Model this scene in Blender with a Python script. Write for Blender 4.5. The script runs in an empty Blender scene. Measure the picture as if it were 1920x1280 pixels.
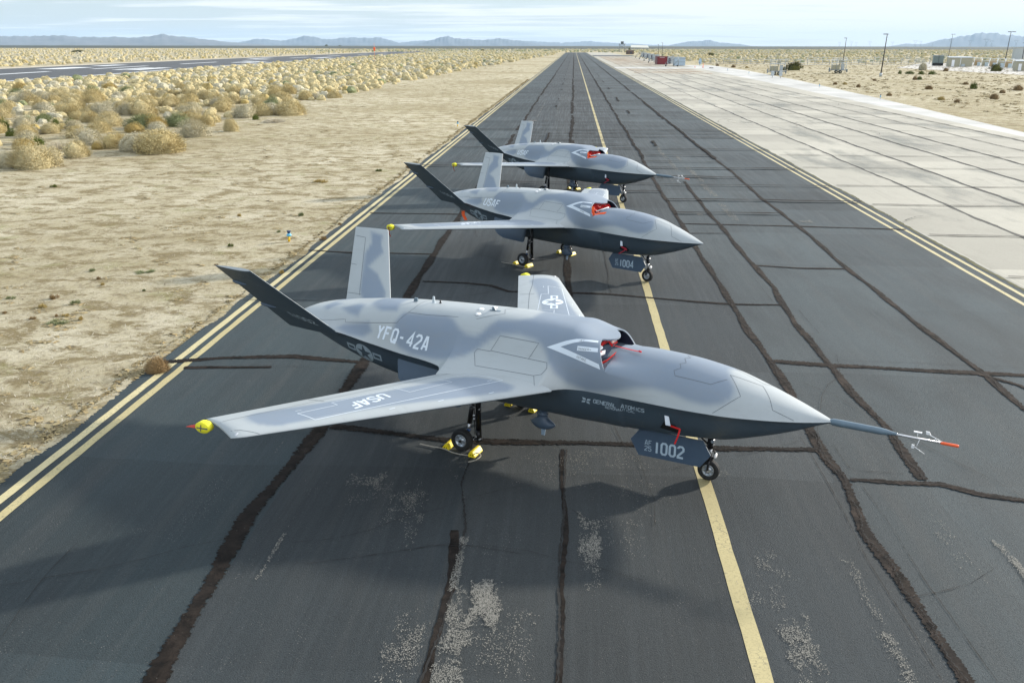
import bpy, bmesh, math, random
import numpy as np
from mathutils import Vector, Matrix
from mathutils.bvhtree import BVHTree

# ------------------------------------------------------------------ camera, sky, sun, exposure
S = bpy.context.scene
C = S.collection
R = math.radians
rng = random.Random(7)
nrs = np.random.RandomState(11)

CAM_H = 7.5
cam_data = bpy.data.cameras.new('camera')
cam = bpy.data.objects.new('camera', cam_data)
C.objects.link(cam)
cam_data.sensor_width = 36.0
cam_data.lens = 1625.04 / 1920 * 36.0
cam_data.clip_start = 0.1
cam_data.clip_end = 120000
PITCH, YAW, ROLL = 0.3285346, -0.0671234, 0.0016082
fwd = Vector((math.sin(YAW) * math.cos(PITCH), math.cos(YAW) * math.cos(PITCH), -math.sin(PITCH)))
rgt = Vector((math.cos(YAW), -math.sin(YAW), 0))
upv = rgt.cross(fwd)
r2 = rgt * math.cos(ROLL) + upv * math.sin(ROLL)
u2 = upv * math.cos(ROLL) - rgt * math.sin(ROLL)
m3 = Matrix((r2, u2, -fwd)).transposed()
cam.matrix_world = Matrix.Translation((0, 0, CAM_H)) @ m3.to_4x4()
S.camera = cam

SUN_DIR = Vector((2.25, 1.55, 1.0)).normalized()
SUN_EL = math.asin(SUN_DIR.z)
SUN_AZ = math.atan2(SUN_DIR.x, SUN_DIR.y)          # clockwise from +Y
sun_data = bpy.data.lights.new('sun', 'SUN')
sun_data.energy = 4.5
sun_data.angle = R(2.5)
sun_data.color = (1.0, 0.93, 0.82)
sun = bpy.data.objects.new('sun', sun_data)
C.objects.link(sun)
sun.rotation_euler = (-SUN_DIR).to_track_quat('-Z', 'Y').to_euler()

world = bpy.data.worlds.new('World')
S.world = world
world.use_nodes = True
nt = world.node_tree
nt.nodes.clear()
def wn(t, **k):
    n = nt.nodes.new(t)
    for a, b in k.items(): setattr(n, a, b)
    return n
out = wn('ShaderNodeOutputWorld')
bg = wn('ShaderNodeBackground'); bg.inputs['Strength'].default_value = 0.12
sky = wn('ShaderNodeTexSky', sky_type='NISHITA', sun_disc=False)
sky.sun_elevation = SUN_EL; sky.sun_rotation = SUN_AZ
sky.air_density = 1.0; sky.dust_density = 0.6; sky.ozone_density = 2.0
# thin high cloud: a noise pattern on a flat layer far overhead
tc = wn('ShaderNodeTexCoord'); sep = wn('ShaderNodeSeparateXYZ')
nt.links.new(tc.outputs['Generated'], sep.inputs[0])
zadd = wn('ShaderNodeMath', operation='ADD'); zadd.inputs[1].default_value = 0.035
zmax = wn('ShaderNodeMath', operation='MAXIMUM'); zmax.inputs[1].default_value = 0.03
nt.links.new(sep.outputs[2], zadd.inputs[0]); nt.links.new(zadd.outputs[0], zmax.inputs[0])
dx = wn('ShaderNodeMath', operation='DIVIDE'); dy = wn('ShaderNodeMath', operation='DIVIDE')
nt.links.new(sep.outputs[0], dx.inputs[0]); nt.links.new(zmax.outputs[0], dx.inputs[1])
nt.links.new(sep.outputs[1], dy.inputs[0]); nt.links.new(zmax.outputs[0], dy.inputs[1])
comb = wn('ShaderNodeCombineXYZ')
nt.links.new(dx.outputs[0], comb.inputs[0]); nt.links.new(dy.outputs[0], comb.inputs[1])
cn = wn('ShaderNodeTexNoise'); cn.inputs['Scale'].default_value = 0.55; cn.inputs['Detail'].default_value = 7; cn.inputs['Roughness'].default_value = 0.56
mp = wn('ShaderNodeMapping'); mp.inputs['Location'].default_value = (3.1, 1.7, 0); mp.inputs['Scale'].default_value = (0.55, 1.0, 1)
nt.links.new(comb.outputs[0], mp.inputs[0]); nt.links.new(mp.outputs[0], cn.inputs[0])
# more cloud towards +X (the right of the view)
gx = wn('ShaderNodeMath', operation='MULTIPLY_ADD'); gx.inputs[1].default_value = 0.30; gx.inputs[2].default_value = 0.06
nt.links.new(sep.outputs[0], gx.inputs[0])
cadd = wn('ShaderNodeMath', operation='ADD'); nt.links.new(cn.outputs[0], cadd.inputs[0]); nt.links.new(gx.outputs[0], cadd.inputs[1])
cr = wn('ShaderNodeMapRange', interpolation_type='SMOOTHSTEP'); cr.inputs['From Min'].default_value = 0.42; cr.inputs['From Max'].default_value = 0.62
cr.inputs['To Min'].default_value = 0.22; cr.inputs['To Max'].default_value = 0.96
nt.links.new(cadd.outputs[0], cr.inputs['Value'])
mix = wn('ShaderNodeMix', data_type='RGBA')
nt.links.new(cr.outputs[0], mix.inputs['Factor'])
gap = wn('ShaderNodeMix', data_type='RGBA'); gap.inputs['Factor'].default_value = 0.65; gap.inputs[7].default_value = (2.9, 3.95, 4.8, 1)
nt.links.new(sky.outputs[0], gap.inputs[6]); nt.links.new(gap.outputs[2], mix.inputs[6])
# the veil of cloud is thicker and brighter overhead and round the sun than low over the horizon
zr = wn('ShaderNodeMapRange', interpolation_type='SMOOTHSTEP'); zr.inputs['From Min'].default_value = 0.02; zr.inputs['From Max'].default_value = 0.45
nt.links.new(sep.outputs[2], zr.inputs['Value'])
cc = wn('ShaderNodeMix', data_type='RGBA'); cc.inputs[6].default_value = (6.0, 6.3, 6.5, 1); cc.inputs[7].default_value = (8.6, 9.2, 10.0, 1)
nt.links.new(zr.outputs[0], cc.inputs['Factor']); nt.links.new(cc.outputs[2], mix.inputs[7])
nt.links.new(mix.outputs[2], bg.inputs['Color']); nt.links.new(bg.outputs[0], out.inputs[0])

S.view_settings.view_transform = 'Standard'
S.view_settings.look = 'None'
S.view_settings.exposure = 0.5
S.view_settings.gamma = 1.0
S.render.engine = 'CYCLES'
S.cycles.volume_bounces = 1

# ------------------------------------------------------------------ helpers
def tag(o, label=None, cat=None, group=None, kind=None):
    if label: o['label'] = label
    if cat: o['category'] = cat
    if group: o['group'] = group
    if kind: o['kind'] = kind
    return o
def empty(name, loc=(0, 0, 0), rz=0.0, label=None, cat=None, group=None):
    o = bpy.data.objects.new(name, None)
    C.objects.link(o); o.location = loc; o.rotation_euler = (0, 0, rz)
    o.empty_display_size = 0.3
    return tag(o, label, cat, group)
def link(name, me, parent=None, loc=(0, 0, 0), rz=0.0):
    o = bpy.data.objects.new(name, me)
    C.objects.link(o); o.parent = parent; o.location = loc; o.rotation_euler = (0, 0, rz)
    return o
def bm_mesh(name, bm, mats, smooth=False):
    bm.normal_update()
    me = bpy.data.meshes.new(name)
    bm.to_mesh(me); bm.free()
    for m in (mats if isinstance(mats, (list, tuple)) else [mats]): me.materials.append(m)
    if smooth:
        me.polygons.foreach_set('use_smooth', [True] * len(me.polygons))
    return me
def raw_mesh(name, V, F, mats, smooth=False, midx=None):
    me = bpy.data.meshes.new(name)
    me.from_pydata([tuple(v) for v in V], [], [tuple(f) for f in F])
    for m in (mats if isinstance(mats, (list, tuple)) else [mats]): me.materials.append(m)
    if midx is not None: me.polygons.foreach_set('material_index', midx)
    if smooth: me.polygons.foreach_set('use_smooth', [True] * len(me.polygons))
    me.update()
    return me
def fast_quads(name, Q, mats, midx=None):
    """Q: (n,4,3) array of quads -> mesh, quickly."""
    Q = np.asarray(Q, np.float32); n = len(Q)
    me = bpy.data.meshes.new(name)
    me.vertices.add(n * 4); me.vertices.foreach_set('co', Q.reshape(-1))
    me.loops.add(n * 4); me.loops.foreach_set('vertex_index', np.arange(n * 4, dtype=np.int32))
    me.polygons.add(n); me.polygons.foreach_set('loop_start', np.arange(0, n * 4, 4, dtype=np.int32))
    for m in (mats if isinstance(mats, (list, tuple)) else [mats]): me.materials.append(m)
    if midx is not None: me.polygons.foreach_set('material_index', np.asarray(midx, np.int32))
    me.update(calc_edges=True)
    return me
def box(bm, x0, x1, y0, y1, z0, z1, M=None, mi=0):
    vs = [bm.verts.new((x, y, z)) for x in (x0, x1) for y in (y0, y1) for z in (z0, z1)]
    if M is not None:
        for v in vs: v.co = M @ v.co
    for a in ((0, 1, 3, 2), (4, 6, 7, 5), (0, 4, 5, 1), (2, 3, 7, 6), (0, 2, 6, 4), (1, 5, 7, 3)):
        f = bm.faces.new([vs[i] for i in a]); f.material_index = mi
    return vs
def tube(bm, p0, p1, r0, r1=None, n=12, cap=True, mi=0):
    p0, p1 = Vector(p0), Vector(p1); r1 = r0 if r1 is None else r1
    d = (p1 - p0).normalized(); a = d.orthogonal().normalized(); b = d.cross(a)
    A, B = [], []
    for i in range(n):
        t = 2 * math.pi * i / n; q = a * math.cos(t) + b * math.sin(t)
        A.append(bm.verts.new(p0 + q * r0)); B.append(bm.verts.new(p1 + q * r1))
    for i in range(n):
        f = bm.faces.new((A[i], A[(i + 1) % n], B[(i + 1) % n], B[i])); f.smooth = True; f.material_index = mi
    if cap:
        f = bm.faces.new(A[::-1]); f.material_index = mi
        f = bm.faces.new(B); f.material_index = mi
def lathe(bm, prof, origin=(0, 0, 0), axis='y', n=32, mi=0, smooth=True):
    """prof: [(r, h)], spun round the axis."""
    O = Vector(origin); rings = []
    for r, h in prof:
        ring = []
        for i in range(n):
            t = 2 * math.pi * i / n; c, s = math.cos(t) * r, math.sin(t) * r
            v = (c, h, s) if axis == 'y' else ((c, s, h) if axis == 'z' else (h, c, s))
            ring.append(bm.verts.new(O + Vector(v)))
        rings.append(ring)
    for a, b in zip(rings, rings[1:]):
        for i in range(n):
            f = bm.faces.new((a[i], a[(i + 1) % n], b[(i + 1) % n], b[i])); f.smooth = smooth; f.material_index = mi
def slab(bm, pts, off, mi=0):
    """flat polygon pts (3-D) thickened by vector off."""
    off = Vector(off)
    A = [bm.verts.new(Vector(p) - off / 2) for p in pts]; B = [bm.verts.new(Vector(p) + off / 2) for p in pts]
    n = len(A)
    for f in (bm.faces.new(A[::-1]), bm.faces.new(B)): f.material_index = mi
    for i in range(n):
        f = bm.faces.new((A[i], A[(i + 1) % n], B[(i + 1) % n], B[i])); f.material_index = mi

# ------------------------------------------------------------------ materials
class NT:
    def __init__(s, name):
        s.m = bpy.data.materials.new(name); s.m.use_nodes = True; s.t = s.m.node_tree
        s.b = s.t.nodes['Principled BSDF']
    def n(s, t, **k):
        nd = s.t.nodes.new(t)
        for a, b in k.items(): setattr(nd, a, b)
        return nd
    def l(s, a, b): s.t.links.new(a, b)
    def pos(s, scale=(1, 1, 1), loc=(0, 0, 0), obj=True):
        tc = s.n('ShaderNodeTexCoord') if obj else None
        g = s.n('ShaderNodeMapping'); g.inputs['Scale'].default_value = scale; g.inputs['Location'].default_value = loc
        s.l(tc.outputs['Object'], g.inputs[0]); return g.outputs[0]
    def noise(s, vec, scale, detail=4, rough=0.55, dist=0.0):
        q = s.n('ShaderNodeTexNoise'); q.inputs['Scale'].default_value = scale; q.inputs['Detail'].default_value = detail
        q.inputs['Roughness'].default_value = rough; q.inputs['Distortion'].default_value = dist
        s.l(vec, q.inputs['Vector']); return q.outputs[0]
    def rng(s, v, a, b, c=0.0, d=1.0, smooth=False):
        q = s.n('ShaderNodeMapRange', interpolation_type='SMOOTHSTEP' if smooth else 'LINEAR')
        for k, x in zip(('From Min', 'From Max', 'To Min', 'To Max'), (a, b, c, d)): q.inputs[k].default_value = x
        s.l(v, q.inputs['Value']); return q.outputs[0]
    def mix(s, f, a, b):
        q = s.n('ShaderNodeMix', data_type='RGBA')
        for i, x in ((0, f), (6, a), (7, b)):
            if isinstance(x, (tuple, list)): q.inputs[i].default_value = (*x[:3], 1)
            elif isinstance(x, (int, float)): q.inputs[i].default_value = x
            else: s.l(x, q.inputs[i])
        return q.outputs[2]
    def math(s, op, a, b=0.0):
        q = s.n('ShaderNodeMath', operation=op)
        for i, x in ((0, a), (1, b)):
            if isinstance(x, (int, float)): q.inputs[i].default_value = x
            else: s.l(x, q.inputs[i])
        return q.outputs[0]
    def bump(s, h, strength, dist=0.02):
        q = s.n('ShaderNodeBump'); q.inputs['Strength'].default_value = strength; q.inputs['Distance'].default_value = dist
        s.l(h, q.inputs['Height']); s.l(q.outputs[0], s.b.inputs['Normal'])
    def col(s, c):
        if isinstance(c, (tuple, list)): s.b.inputs['Base Color'].default_value = (*c[:3], 1)
        else: s.l(c, s.b.inputs['Base Color'])
    def rough(s, v):
        if isinstance(v, (int, float)): s.b.inputs['Roughness'].default_value = v
        else: s.l(v, s.b.inputs['Roughness'])
def simple(name, c, rough=0.5, metal=0.0, var=0.08, scale=8.0, spec=0.5):
    k = NT(name); v = k.pos()
    nz = k.noise(v, scale, 5)
    k.col(k.mix(k.rng(nz, 0.3, 0.7), tuple(x * (1 - var) for x in c), tuple(min(1, x * (1 + var)) for x in c)))
    k.rough(k.rng(nz, 0.3, 0.7, max(0.02, rough - 0.06), min(1, rough + 0.06)))
    k.b.inputs['Metallic'].default_value = metal
    k.b.inputs['Specular IOR Level'].default_value = spec
    return k.m

PALE = (0.36, 0.39, 0.40); BLUE = (0.185, 0.23, 0.29); SLATE = (0.050, 0.073, 0.095)
def paint():
    k = NT('camouflage_paint')
    a = k.n('ShaderNodeAttribute', attribute_name='blue_mask')
    v = k.pos()
    nz = k.noise(v, 3.0, 6, 0.6)
    c = k.mix(a.outputs['Fac'], PALE, BLUE)
    c = k.mix(k.rng(nz, 0.3, 0.75, 0, 0.16), c, (0.27, 0.275, 0.265)); st_ = k.noise(k.pos(scale=(.6, 5, 5)), 3.0, 5, .65); c = k.mix(k.rng(st_, .55, .8, 0, .25), c, (.22, .22, .21))
    k.col(c); k.rough(k.rng(nz, 0.3, 0.7, 0.38, 0.50))
    return k.m
M = dict(
    paint=paint(),
    slate=simple('dark_slate_paint', SLATE, 0.45, var=0.06, scale=3),
    duct=simple('duct_paint', (0.03, 0.03, 0.055), 0.35),
    black=simple('black_metal', (0.012, 0.012, 0.014), 0.38, 0.3),
    rubber=simple('rubber', (0.014, 0.014, 0.014), 0.75, var=0.2, scale=20),
    rim=simple('wheel_rim', (0.42, 0.45, 0.48), 0.32, 0.75),
    steel=simple('bare_steel', (0.55, 0.55, 0.56), 0.3, 0.9),
    white=simple('white_paint', (0.8, 0.8, 0.8), 0.4, var=0.03),
    mark=simple('pale_marking', (0.62, 0.68, 0.74), 0.45, var=0.03),
    markdim=simple('dim_marking', (0.30, 0.37, 0.42), 0.5, var=0.1),
    door=simple('door_paint', (0.058, 0.090, 0.135), 0.45, var=0.05),
    line=simple('panel_gap', (0.10, 0.115, 0.125), 0.7),
    red=simple('red_fabric', (0.62, 0.012, 0.012), 0.7, var=0.25, scale=14),
    orange=simple('orange_fabric', (0.85, 0.10, 0.01), 0.7, var=0.15),
    otip=simple('orange_tip', (0.85, 0.12, 0.03), 0.5),
    yellow=simple('yellow_plastic', (0.80, 0.62, 0.012), 0.45, var=0.1),
    foam=simple('yellow_foam', (0.82, 0.75, 0.03), 0.7, var=0.1),
    rope=simple('grey_rope', (0.35, 0.32, 0.27), 0.9, var=0.2, scale=60),
    probe=simple('probe_paint', (0.12, 0.17, 0.21), 0.4),
    bay_shade=simple('bay_shade_black', (0.006, 0.006, 0.006), 0.7),
)

# ------------------------------------------------------------------ the setting: ground, taxiway, apron, runway
def sheet(name, pts, z, mat, label=None):
    me = raw_mesh(name, [(x, y, z) for x, y in pts], [list(range(len(pts)))], mat)
    o = link(name, me); tag(o, label=label, kind='structure'); return o
def mat_sand():
    k = NT('desert_sand'); v = k.pos()
    big = k.noise(v, .035, 5, .6); mid = k.noise(v, .45, 6, .62); fine = k.noise(v, 7, 5, .65); grit = k.noise(v, 42, 3, .7)
    c = k.mix(k.rng(mid, .35, .65), (.45, .39, .25), (.65, .59, .44))
    c = k.mix(k.rng(big, .42, .62, 0, .7), c, (.31, .255, .135))
    patch = k.noise(k.pos(scale=(.8, 1.1, 1)), .85, 9, .74, .5)
    c = k.mix(k.rng(patch, .49, .57, 0, .95), c, (.235, .185, .09))
    green = k.noise(k.pos(loc=(40, 9, 0)), .33, 8, .74, .4)
    c = k.mix(k.rng(green, .57, .66, 0, .6), c, (.25, .25, .09))
    p3 = k.noise(k.pos(loc=(4, 29, 0)), 2.6, 7, .75)
    c = k.mix(k.rng(p3, .52, .64, 0, .55), c, (.22, .175, .11))
    c = k.mix(k.rng(p3, .32, .44, .5, 0), c, (.60, .54, .42))
    c = k.mix(k.rng(fine, .52, .68, 0, .6), c, (.22, .175, .115))
    c = k.mix(k.rng(fine, .28, .42, .4, 0), c, (.64, .58, .47))
    c = k.mix(k.rng(grit, .56, .68, 0, .60), c, (.17, .135, .095))
    c = k.mix(k.rng(grit, .30, .40, .45, 0), c, (.68, .63, .54))
    k.col(c); k.rough(.95); k.b.inputs['Specular IOR Level'].default_value = .15
    h = k.math('ADD', k.math('MULTIPLY', fine, .5), grit); k.bump(h, .9, .06)
    return k.m
def slab_tone(k, v, c, sx, sy, ox, oy, lo, hi, warp=.25):
    sp = k.n('ShaderNodeSeparateXYZ'); k.l(v, sp.inputs[0]); wv = k.math('MULTIPLY', k.noise(v, .25, 2), warp)
    a = k.math('FLOOR', k.math('DIVIDE', k.math('SUBTRACT', sp.outputs[0], ox), sx)); b = k.math('FLOOR', k.math('ADD', k.math('DIVIDE', k.math('SUBTRACT', sp.outputs[1], oy), sy), wv))
    cb = k.n('ShaderNodeCombineXYZ'); k.l(a, cb.inputs[0]); k.l(b, cb.inputs[1]); w = k.n('ShaderNodeTexWhiteNoise', noise_dimensions='2D'); k.l(cb.outputs[0], w.inputs['Vector'])
    m = k.rng(w.outputs['Value'], 0, 1, lo, hi); cc = k.n('ShaderNodeCombineXYZ'); [k.l(m, cc.inputs[i]) for i in range(3)]
    mu = k.n('ShaderNodeMix', data_type='RGBA', blend_type='MULTIPLY'); mu.inputs[0].default_value = 1; k.l(c, mu.inputs[6]); k.l(cc.outputs[0], mu.inputs[7]); return mu.outputs[2]
def mat_asphalt(name='asphalt', base=(.050, .057, .060), streak=True, specks=True):
    k = NT(name); v = k.pos()
    big = k.noise(v, .12, 5, .6); st = k.noise(k.pos(scale=(9, .35, 1)), 1.0, 5, .65); st2 = k.noise(k.pos(scale=(2.2, .10, 1)), 1.0, 4, .6)
    fine = k.noise(v, 55, 4, .7); wash = k.noise(k.pos(scale=(.5, .16, 1), loc=(7, 3, 0)), 1.0, 4, .6, .5)
    b = Vector(base)
    c = k.mix(k.rng(big, .32, .70), tuple(b * .80), tuple(b * 1.20))
    if specks:   # each paving lane gets its own tone, paler towards the right
        sl = k.n('ShaderNodeSeparateXYZ'); k.l(v, sl.inputs[0]); ra = k.n('ShaderNodeValToRGB'); ra.color_ramp.interpolation = 'CONSTANT'
        k.l(k.rng(sl.outputs[0], -10, 15), ra.inputs[0]); e = ra.color_ramp.elements
        L_ = [(0, (.80, .98, 1.02)), (.197, (.80, .84, .86)), (.326, (.98, .96, .93)), (.40, (.90, .88, .86)), (.50, (1.0, 1.02, 1.03)), (.60, (1.28, 1.36, 1.36)), (.66, (1.38, 1.50, 1.52)), (.80, (1.22, 1.34, 1.38))]
        e[0].position, e[0].color = L_[0][0], (*L_[0][1], 1); e[1].position, e[1].color = L_[1][0], (*L_[1][1], 1)
        for p_, c_ in L_[2:]: q_ = e.new(p_); q_.color = (*c_, 1)
        mu = k.n('ShaderNodeMix', data_type='RGBA', blend_type='MULTIPLY'); mu.inputs[0].default_value = 1; k.l(c, mu.inputs[6]); k.l(ra.outputs[0], mu.inputs[7]); c = mu.outputs[2]
    c = k.mix(k.rng(wash, .42, .70, 0, .55), c, tuple(b * .66))
    if streak:
        c = k.mix(k.rng(st, .45, .72, 0, .22), c, tuple(b * 1.6)); c = k.mix(k.rng(st2, .5, .75, 0, .35), c, (base[0] * 1.7, base[1] * 1.5, base[2] * 1.35))
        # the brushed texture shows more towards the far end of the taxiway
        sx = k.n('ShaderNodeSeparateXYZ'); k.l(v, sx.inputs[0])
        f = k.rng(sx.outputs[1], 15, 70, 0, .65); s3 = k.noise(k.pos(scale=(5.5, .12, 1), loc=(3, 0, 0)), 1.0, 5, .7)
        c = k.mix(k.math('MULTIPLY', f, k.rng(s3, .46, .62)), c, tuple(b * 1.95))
    if specks: c = slab_tone(k, v, c, 5.0, 5.6, -10.1, 20.3, .84, 1.16, .1)
    c = k.mix(k.rng(fine, .50, .66, 0, .7), c, tuple(b * .35))
    if specks:
        grit = k.n('ShaderNodeTexVoronoi'); grit.inputs['Scale'].default_value = 26; k.l(v, grit.inputs['Vector'])
        area = k.noise(k.pos(scale=(1, .55, 1), loc=(1.4, 2.2, 0)), .9, 5, .7); area2 = k.noise(v, 5, 3, .6)
        m = k.math('MULTIPLY', k.rng(grit.outputs['Distance'], .10, .16, 1, 0), k.rng(k.math('ADD', area, k.math('MULTIPLY', area2, .35)), .70, .86))
        c = k.mix(m, c, (.30, .28, .25))
        g2 = k.n('ShaderNodeTexVoronoi'); g2.inputs['Scale'].default_value = 17; k.l(k.pos(loc=(.3, .7, 0)), g2.inputs['Vector'])
        c = k.mix(k.rng(g2.outputs['Distance'], .035, .06, .8, 0), c, (.30, .29, .26))
    k.col(c); k.rough(k.rng(big, .3, .7, .72, .86)); k.b.inputs['Specular IOR Level'].default_value = .22
    k.bump(fine, .9, .02)
    return k.m
def mat_concrete(name, base, dark=.5):
    k = NT(name); v = k.pos()
    big = k.noise(v, .06, 6, .62); mid = k.noise(k.pos(scale=(1, .4, 1)), .5, 7, .7); fine = k.noise(v, 12, 5, .7)
    b = Vector(base)
    c = k.mix(k.rng(big, .35, .66), tuple(b * .86), tuple(b * 1.08))
    c = k.mix(k.rng(mid, .52, .75, 0, .5), c, (b.x * .62, b.y * .63, b.z * .62))
    st = k.noise(k.pos(scale=(3, .05, 1)), 1.0, 5, .6); c = k.mix(k.rng(st, .58, .75, 0, dark), c, tuple(b * .55))
    c = k.mix(k.rng(fine, .52, .7, 0, .4), c, tuple(b * .6))
    c = slab_tone(k, v, c, 3.82, 6.2, 14.93, 0, .80, 1.10, 0)
    k.col(c); k.rough(.85); k.bump(fine, .3, .02); return k.m
def mat_paintline(name, base, worn=.5, under=(.05, .055, .06)):
    k = NT(name); v = k.pos()
    n1 = k.noise(v, 9, 6, .75); n2 = k.noise(v, .7, 4, .6)
    cr_ = k.n('ShaderNodeTexVoronoi', feature='DISTANCE_TO_EDGE'); cr_.inputs['Scale'].default_value = 7
    dv = k.noise(v, 6, 3, .6); k.l(k.pos(scale=(1, 1.6, 1)), cr_.inputs['Vector'])
    c = k.mix(k.rng(n2, .3, .7), tuple(Vector(base) * .88), tuple(Vector(base) * 1.1))
    c = k.mix(k.rng(k.noise(v, 40, 3, .6), .5, .68, 0, .45), c, tuple(Vector(base) * .45))
    c = k.mix(k.rng(n1, .60, .68, 0, worn), c, under)
    k_ = k.math('MULTIPLY', k.rng(cr_.outputs['Distance'], .008, .03, .75, 0), k.rng(n2, .42, .6))
    c = k.mix(k_, c, under)
    k.col(c); k.rough(.7); return k.m
def mat_seal(name='crack_seal', g=1.0):
    k = NT(name); v = k.pos()
    n1 = k.noise(k.pos(scale=(1, 1, 1)), 3.5, 6, .7, .5); n2 = k.noise(v, 28, 4, .7); n3 = k.noise(v, .5, 3, .5)
    c = k.mix(k.rng(n1, .38, .62), (.008 * g, .007 * g, .006 * g), (.034 * g, .026 * g, .021 * g))
    c = k.mix(k.rng(n3, .45, .65, 0, .6), c, (.020, .018, .017))
    c = k.mix(k.rng(n2, .52, .70, 0, .6), c, (.012, .010, .010))
    c = k.mix(k.rng(n2, .26, .36, .35, 0), c, (.075 * g, .060 * g, .048 * g))
    k.col(c); k.rough(.95); k.b.inputs['Specular IOR Level'].default_value = .12; k.bump(n1, .6, .04); return k.m

SANDM = mat_sand(); ASPH = mat_asphalt(); CONC = mat_concrete('apron_concrete', (.40, .375, .31), .45); SEAL = mat_seal('dark_crack_seal', .85); SEALB = mat_seal('brown_crack_seal', 1.6)
YEL = mat_paintline('yellow_line_paint', (.44, .37, .185)); YELB = mat_paintline('bright_yellow_line_paint', (.53, .455, .25), .4)
WHT = mat_paintline('white_line_paint', (.75, .76, .76), .4)
Y0, Y1 = -30.0, 1090.0
sheet('ground', [(-31000, -400), (31000, -400), (31000, 30500), (-31000, 30500)], 0.0, SANDM)
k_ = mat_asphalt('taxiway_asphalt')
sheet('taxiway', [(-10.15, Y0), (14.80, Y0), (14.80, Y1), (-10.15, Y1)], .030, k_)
sheet('apron', [(14.80, Y0), (38.2, Y0), (39.5, 80), (42.5, 210), (45.0, 380), (42.0, 760), (42.0, Y1), (14.80, Y1)], .026, CONC)
sheet('apron_strip', [(38.2, Y0), (38.9, Y0), (41.5, 84), (46.5, 140), (52.0, 215), (56, 300), (56, 380), (45.0, 380), (42.5, 210), (39.5, 80)], .022, mat_concrete('pale_concrete', (.50, .49, .46), .1))
sheet('cross_strip', [(14.9, 322), (47, 318), (47, 334), (14.9, 340)], .032, mat_concrete('pale_cross_concrete', (.50, .49, .46), .1))
sheet('dark_cross_strip', [(14.9, 690), (48, 690), (48, 770), (14.9, 770)], .032, ASPH)
k = NT('rusty_stain'); v = k.pos(); k.col((.42, .27, .14)); n_ = k.noise(k.pos(scale=(.5, 1, 1)), .12, 6, .7)
k.l(k.rng(n_, .45, .62, 0, .62), k.b.inputs['Alpha']); k.rough(.9)
sheet('apron_stain', [(18, 262), (40, 262), (40, 316), (18, 316)], .033, k.m); sheet('apron_stain', [(18, 360), (40, 360), (40, 680), (18, 680)], .033, k.m)
k = NT('grey_stain'); v = k.pos(); k.col((.20, .22, .21)); n_ = k.noise(k.pos(scale=(.8, .22, 1), loc=(2, 5, 0)), .3, 6, .65)
k.l(k.rng(n_, .52, .72, 0, .5), k.b.inputs['Alpha']); k.rough(.9)
sheet('apron_stain', [(15.6, 40), (38, 40), (38, 260), (15.6, 260)], .031, k.m)

def strip(name, x0, x1, y0, y1, z, mat, wob=.008, step=.5):
    """painted stripe along the taxiway with slightly uneven edges."""
    ys = []; y = y0
    while y < y1: ys.append(y); y += step * (1 + max(0, y - 40) / 12)
    ys.append(y1); V = []; F = []
    for y in ys: V += [(x0 + rng.uniform(-wob, wob), y, z), (x1 + rng.uniform(-wob, wob), y, z)]
    for i in range(len(ys) - 1): F.append((2 * i, 2 * i + 1, 2 * i + 3, 2 * i + 2))
    o = link(name, raw_mesh(name, V, F, mat)); tag(o, kind='structure'); return o
strip('centre_line', 2.43, 2.665, Y0, 1080, .036, YEL)
strip('edge_line', -9.84, -9.655, Y0, 1080, .036, YELB); strip('edge_line', -9.49, -9.305, Y0, 1080, .036, YEL)
strip('edge_line', 13.85, 14.0, Y0, 1080, .036, YELB); strip('edge_line', 14.32, 14.47, Y0, 1080, .036, YELB)

def seal_line(pts, w, rough=.25, z=.040, step=.12, parts=None, wob=.10):
    """a poured crack seal: a ribbon with ragged edges and a wandering path, through world points."""
    P = [Vector((x, y)) for x, y in pts]; D = []
    for a, b in zip(P, P[1:]):
        L = (b - a).length; n = max(1, int(L / step))
        for j in range(n): D.append(a.lerp(b, j / n))
    D.append(P[-1]); ph = [rng.uniform(0, 7) for _ in range(4)]; s = 0; Q = []; prev = D[0]
    for i, p in enumerate(D):
        s += (p - prev).length; prev = p
        t = (D[min(i + 1, len(D) - 1)] - D[max(i - 1, 0)]); t = t.normalized() if t.length > 0 else Vector((1, 0)); nn = Vector((-t.y, t.x))
        off = wob * (math.sin(s * .9 + ph[0]) * .35 + math.sin(s * 2.3 + ph[1]) * .2 + math.sin(s * .31 + ph[2]) * .5)
        ww = w * (1 + .22 * math.sin(s * 1.7 + ph[3]))
        Q.append((p + nn * (off + ww / 2 + rng.uniform(-1, 1) * rough * w / 2), p + nn * (off - ww / 2 + rng.uniform(-1, 1) * rough * w / 2)))
    return Q
def seal_obj(name, lines, mat, z=.042):
    V, F = [], []
    for Q in lines:
        o = len(V)
        for a, b in Q: V += [(a.x, a.y, z), (b.x, b.y, z)]
        for i in range(len(Q) - 1): F.append((o + 2 * i, o + 2 * i + 1, o + 2 * i + 3, o + 2 * i + 2))
        z += .0004
    o = link(name, raw_mesh(name, V, F, mat)); tag(o, kind='structure'); return o
vg = seal_line([(-10.22, 5), (-10.22, 300)], .24, .35, step=.035, wob=.16)
seal_obj('sand_verge', [vg], SANDM, .034)
def T_(l): return [(x * 1.012 + .07, y * 1.007) for x, y in l]
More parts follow.
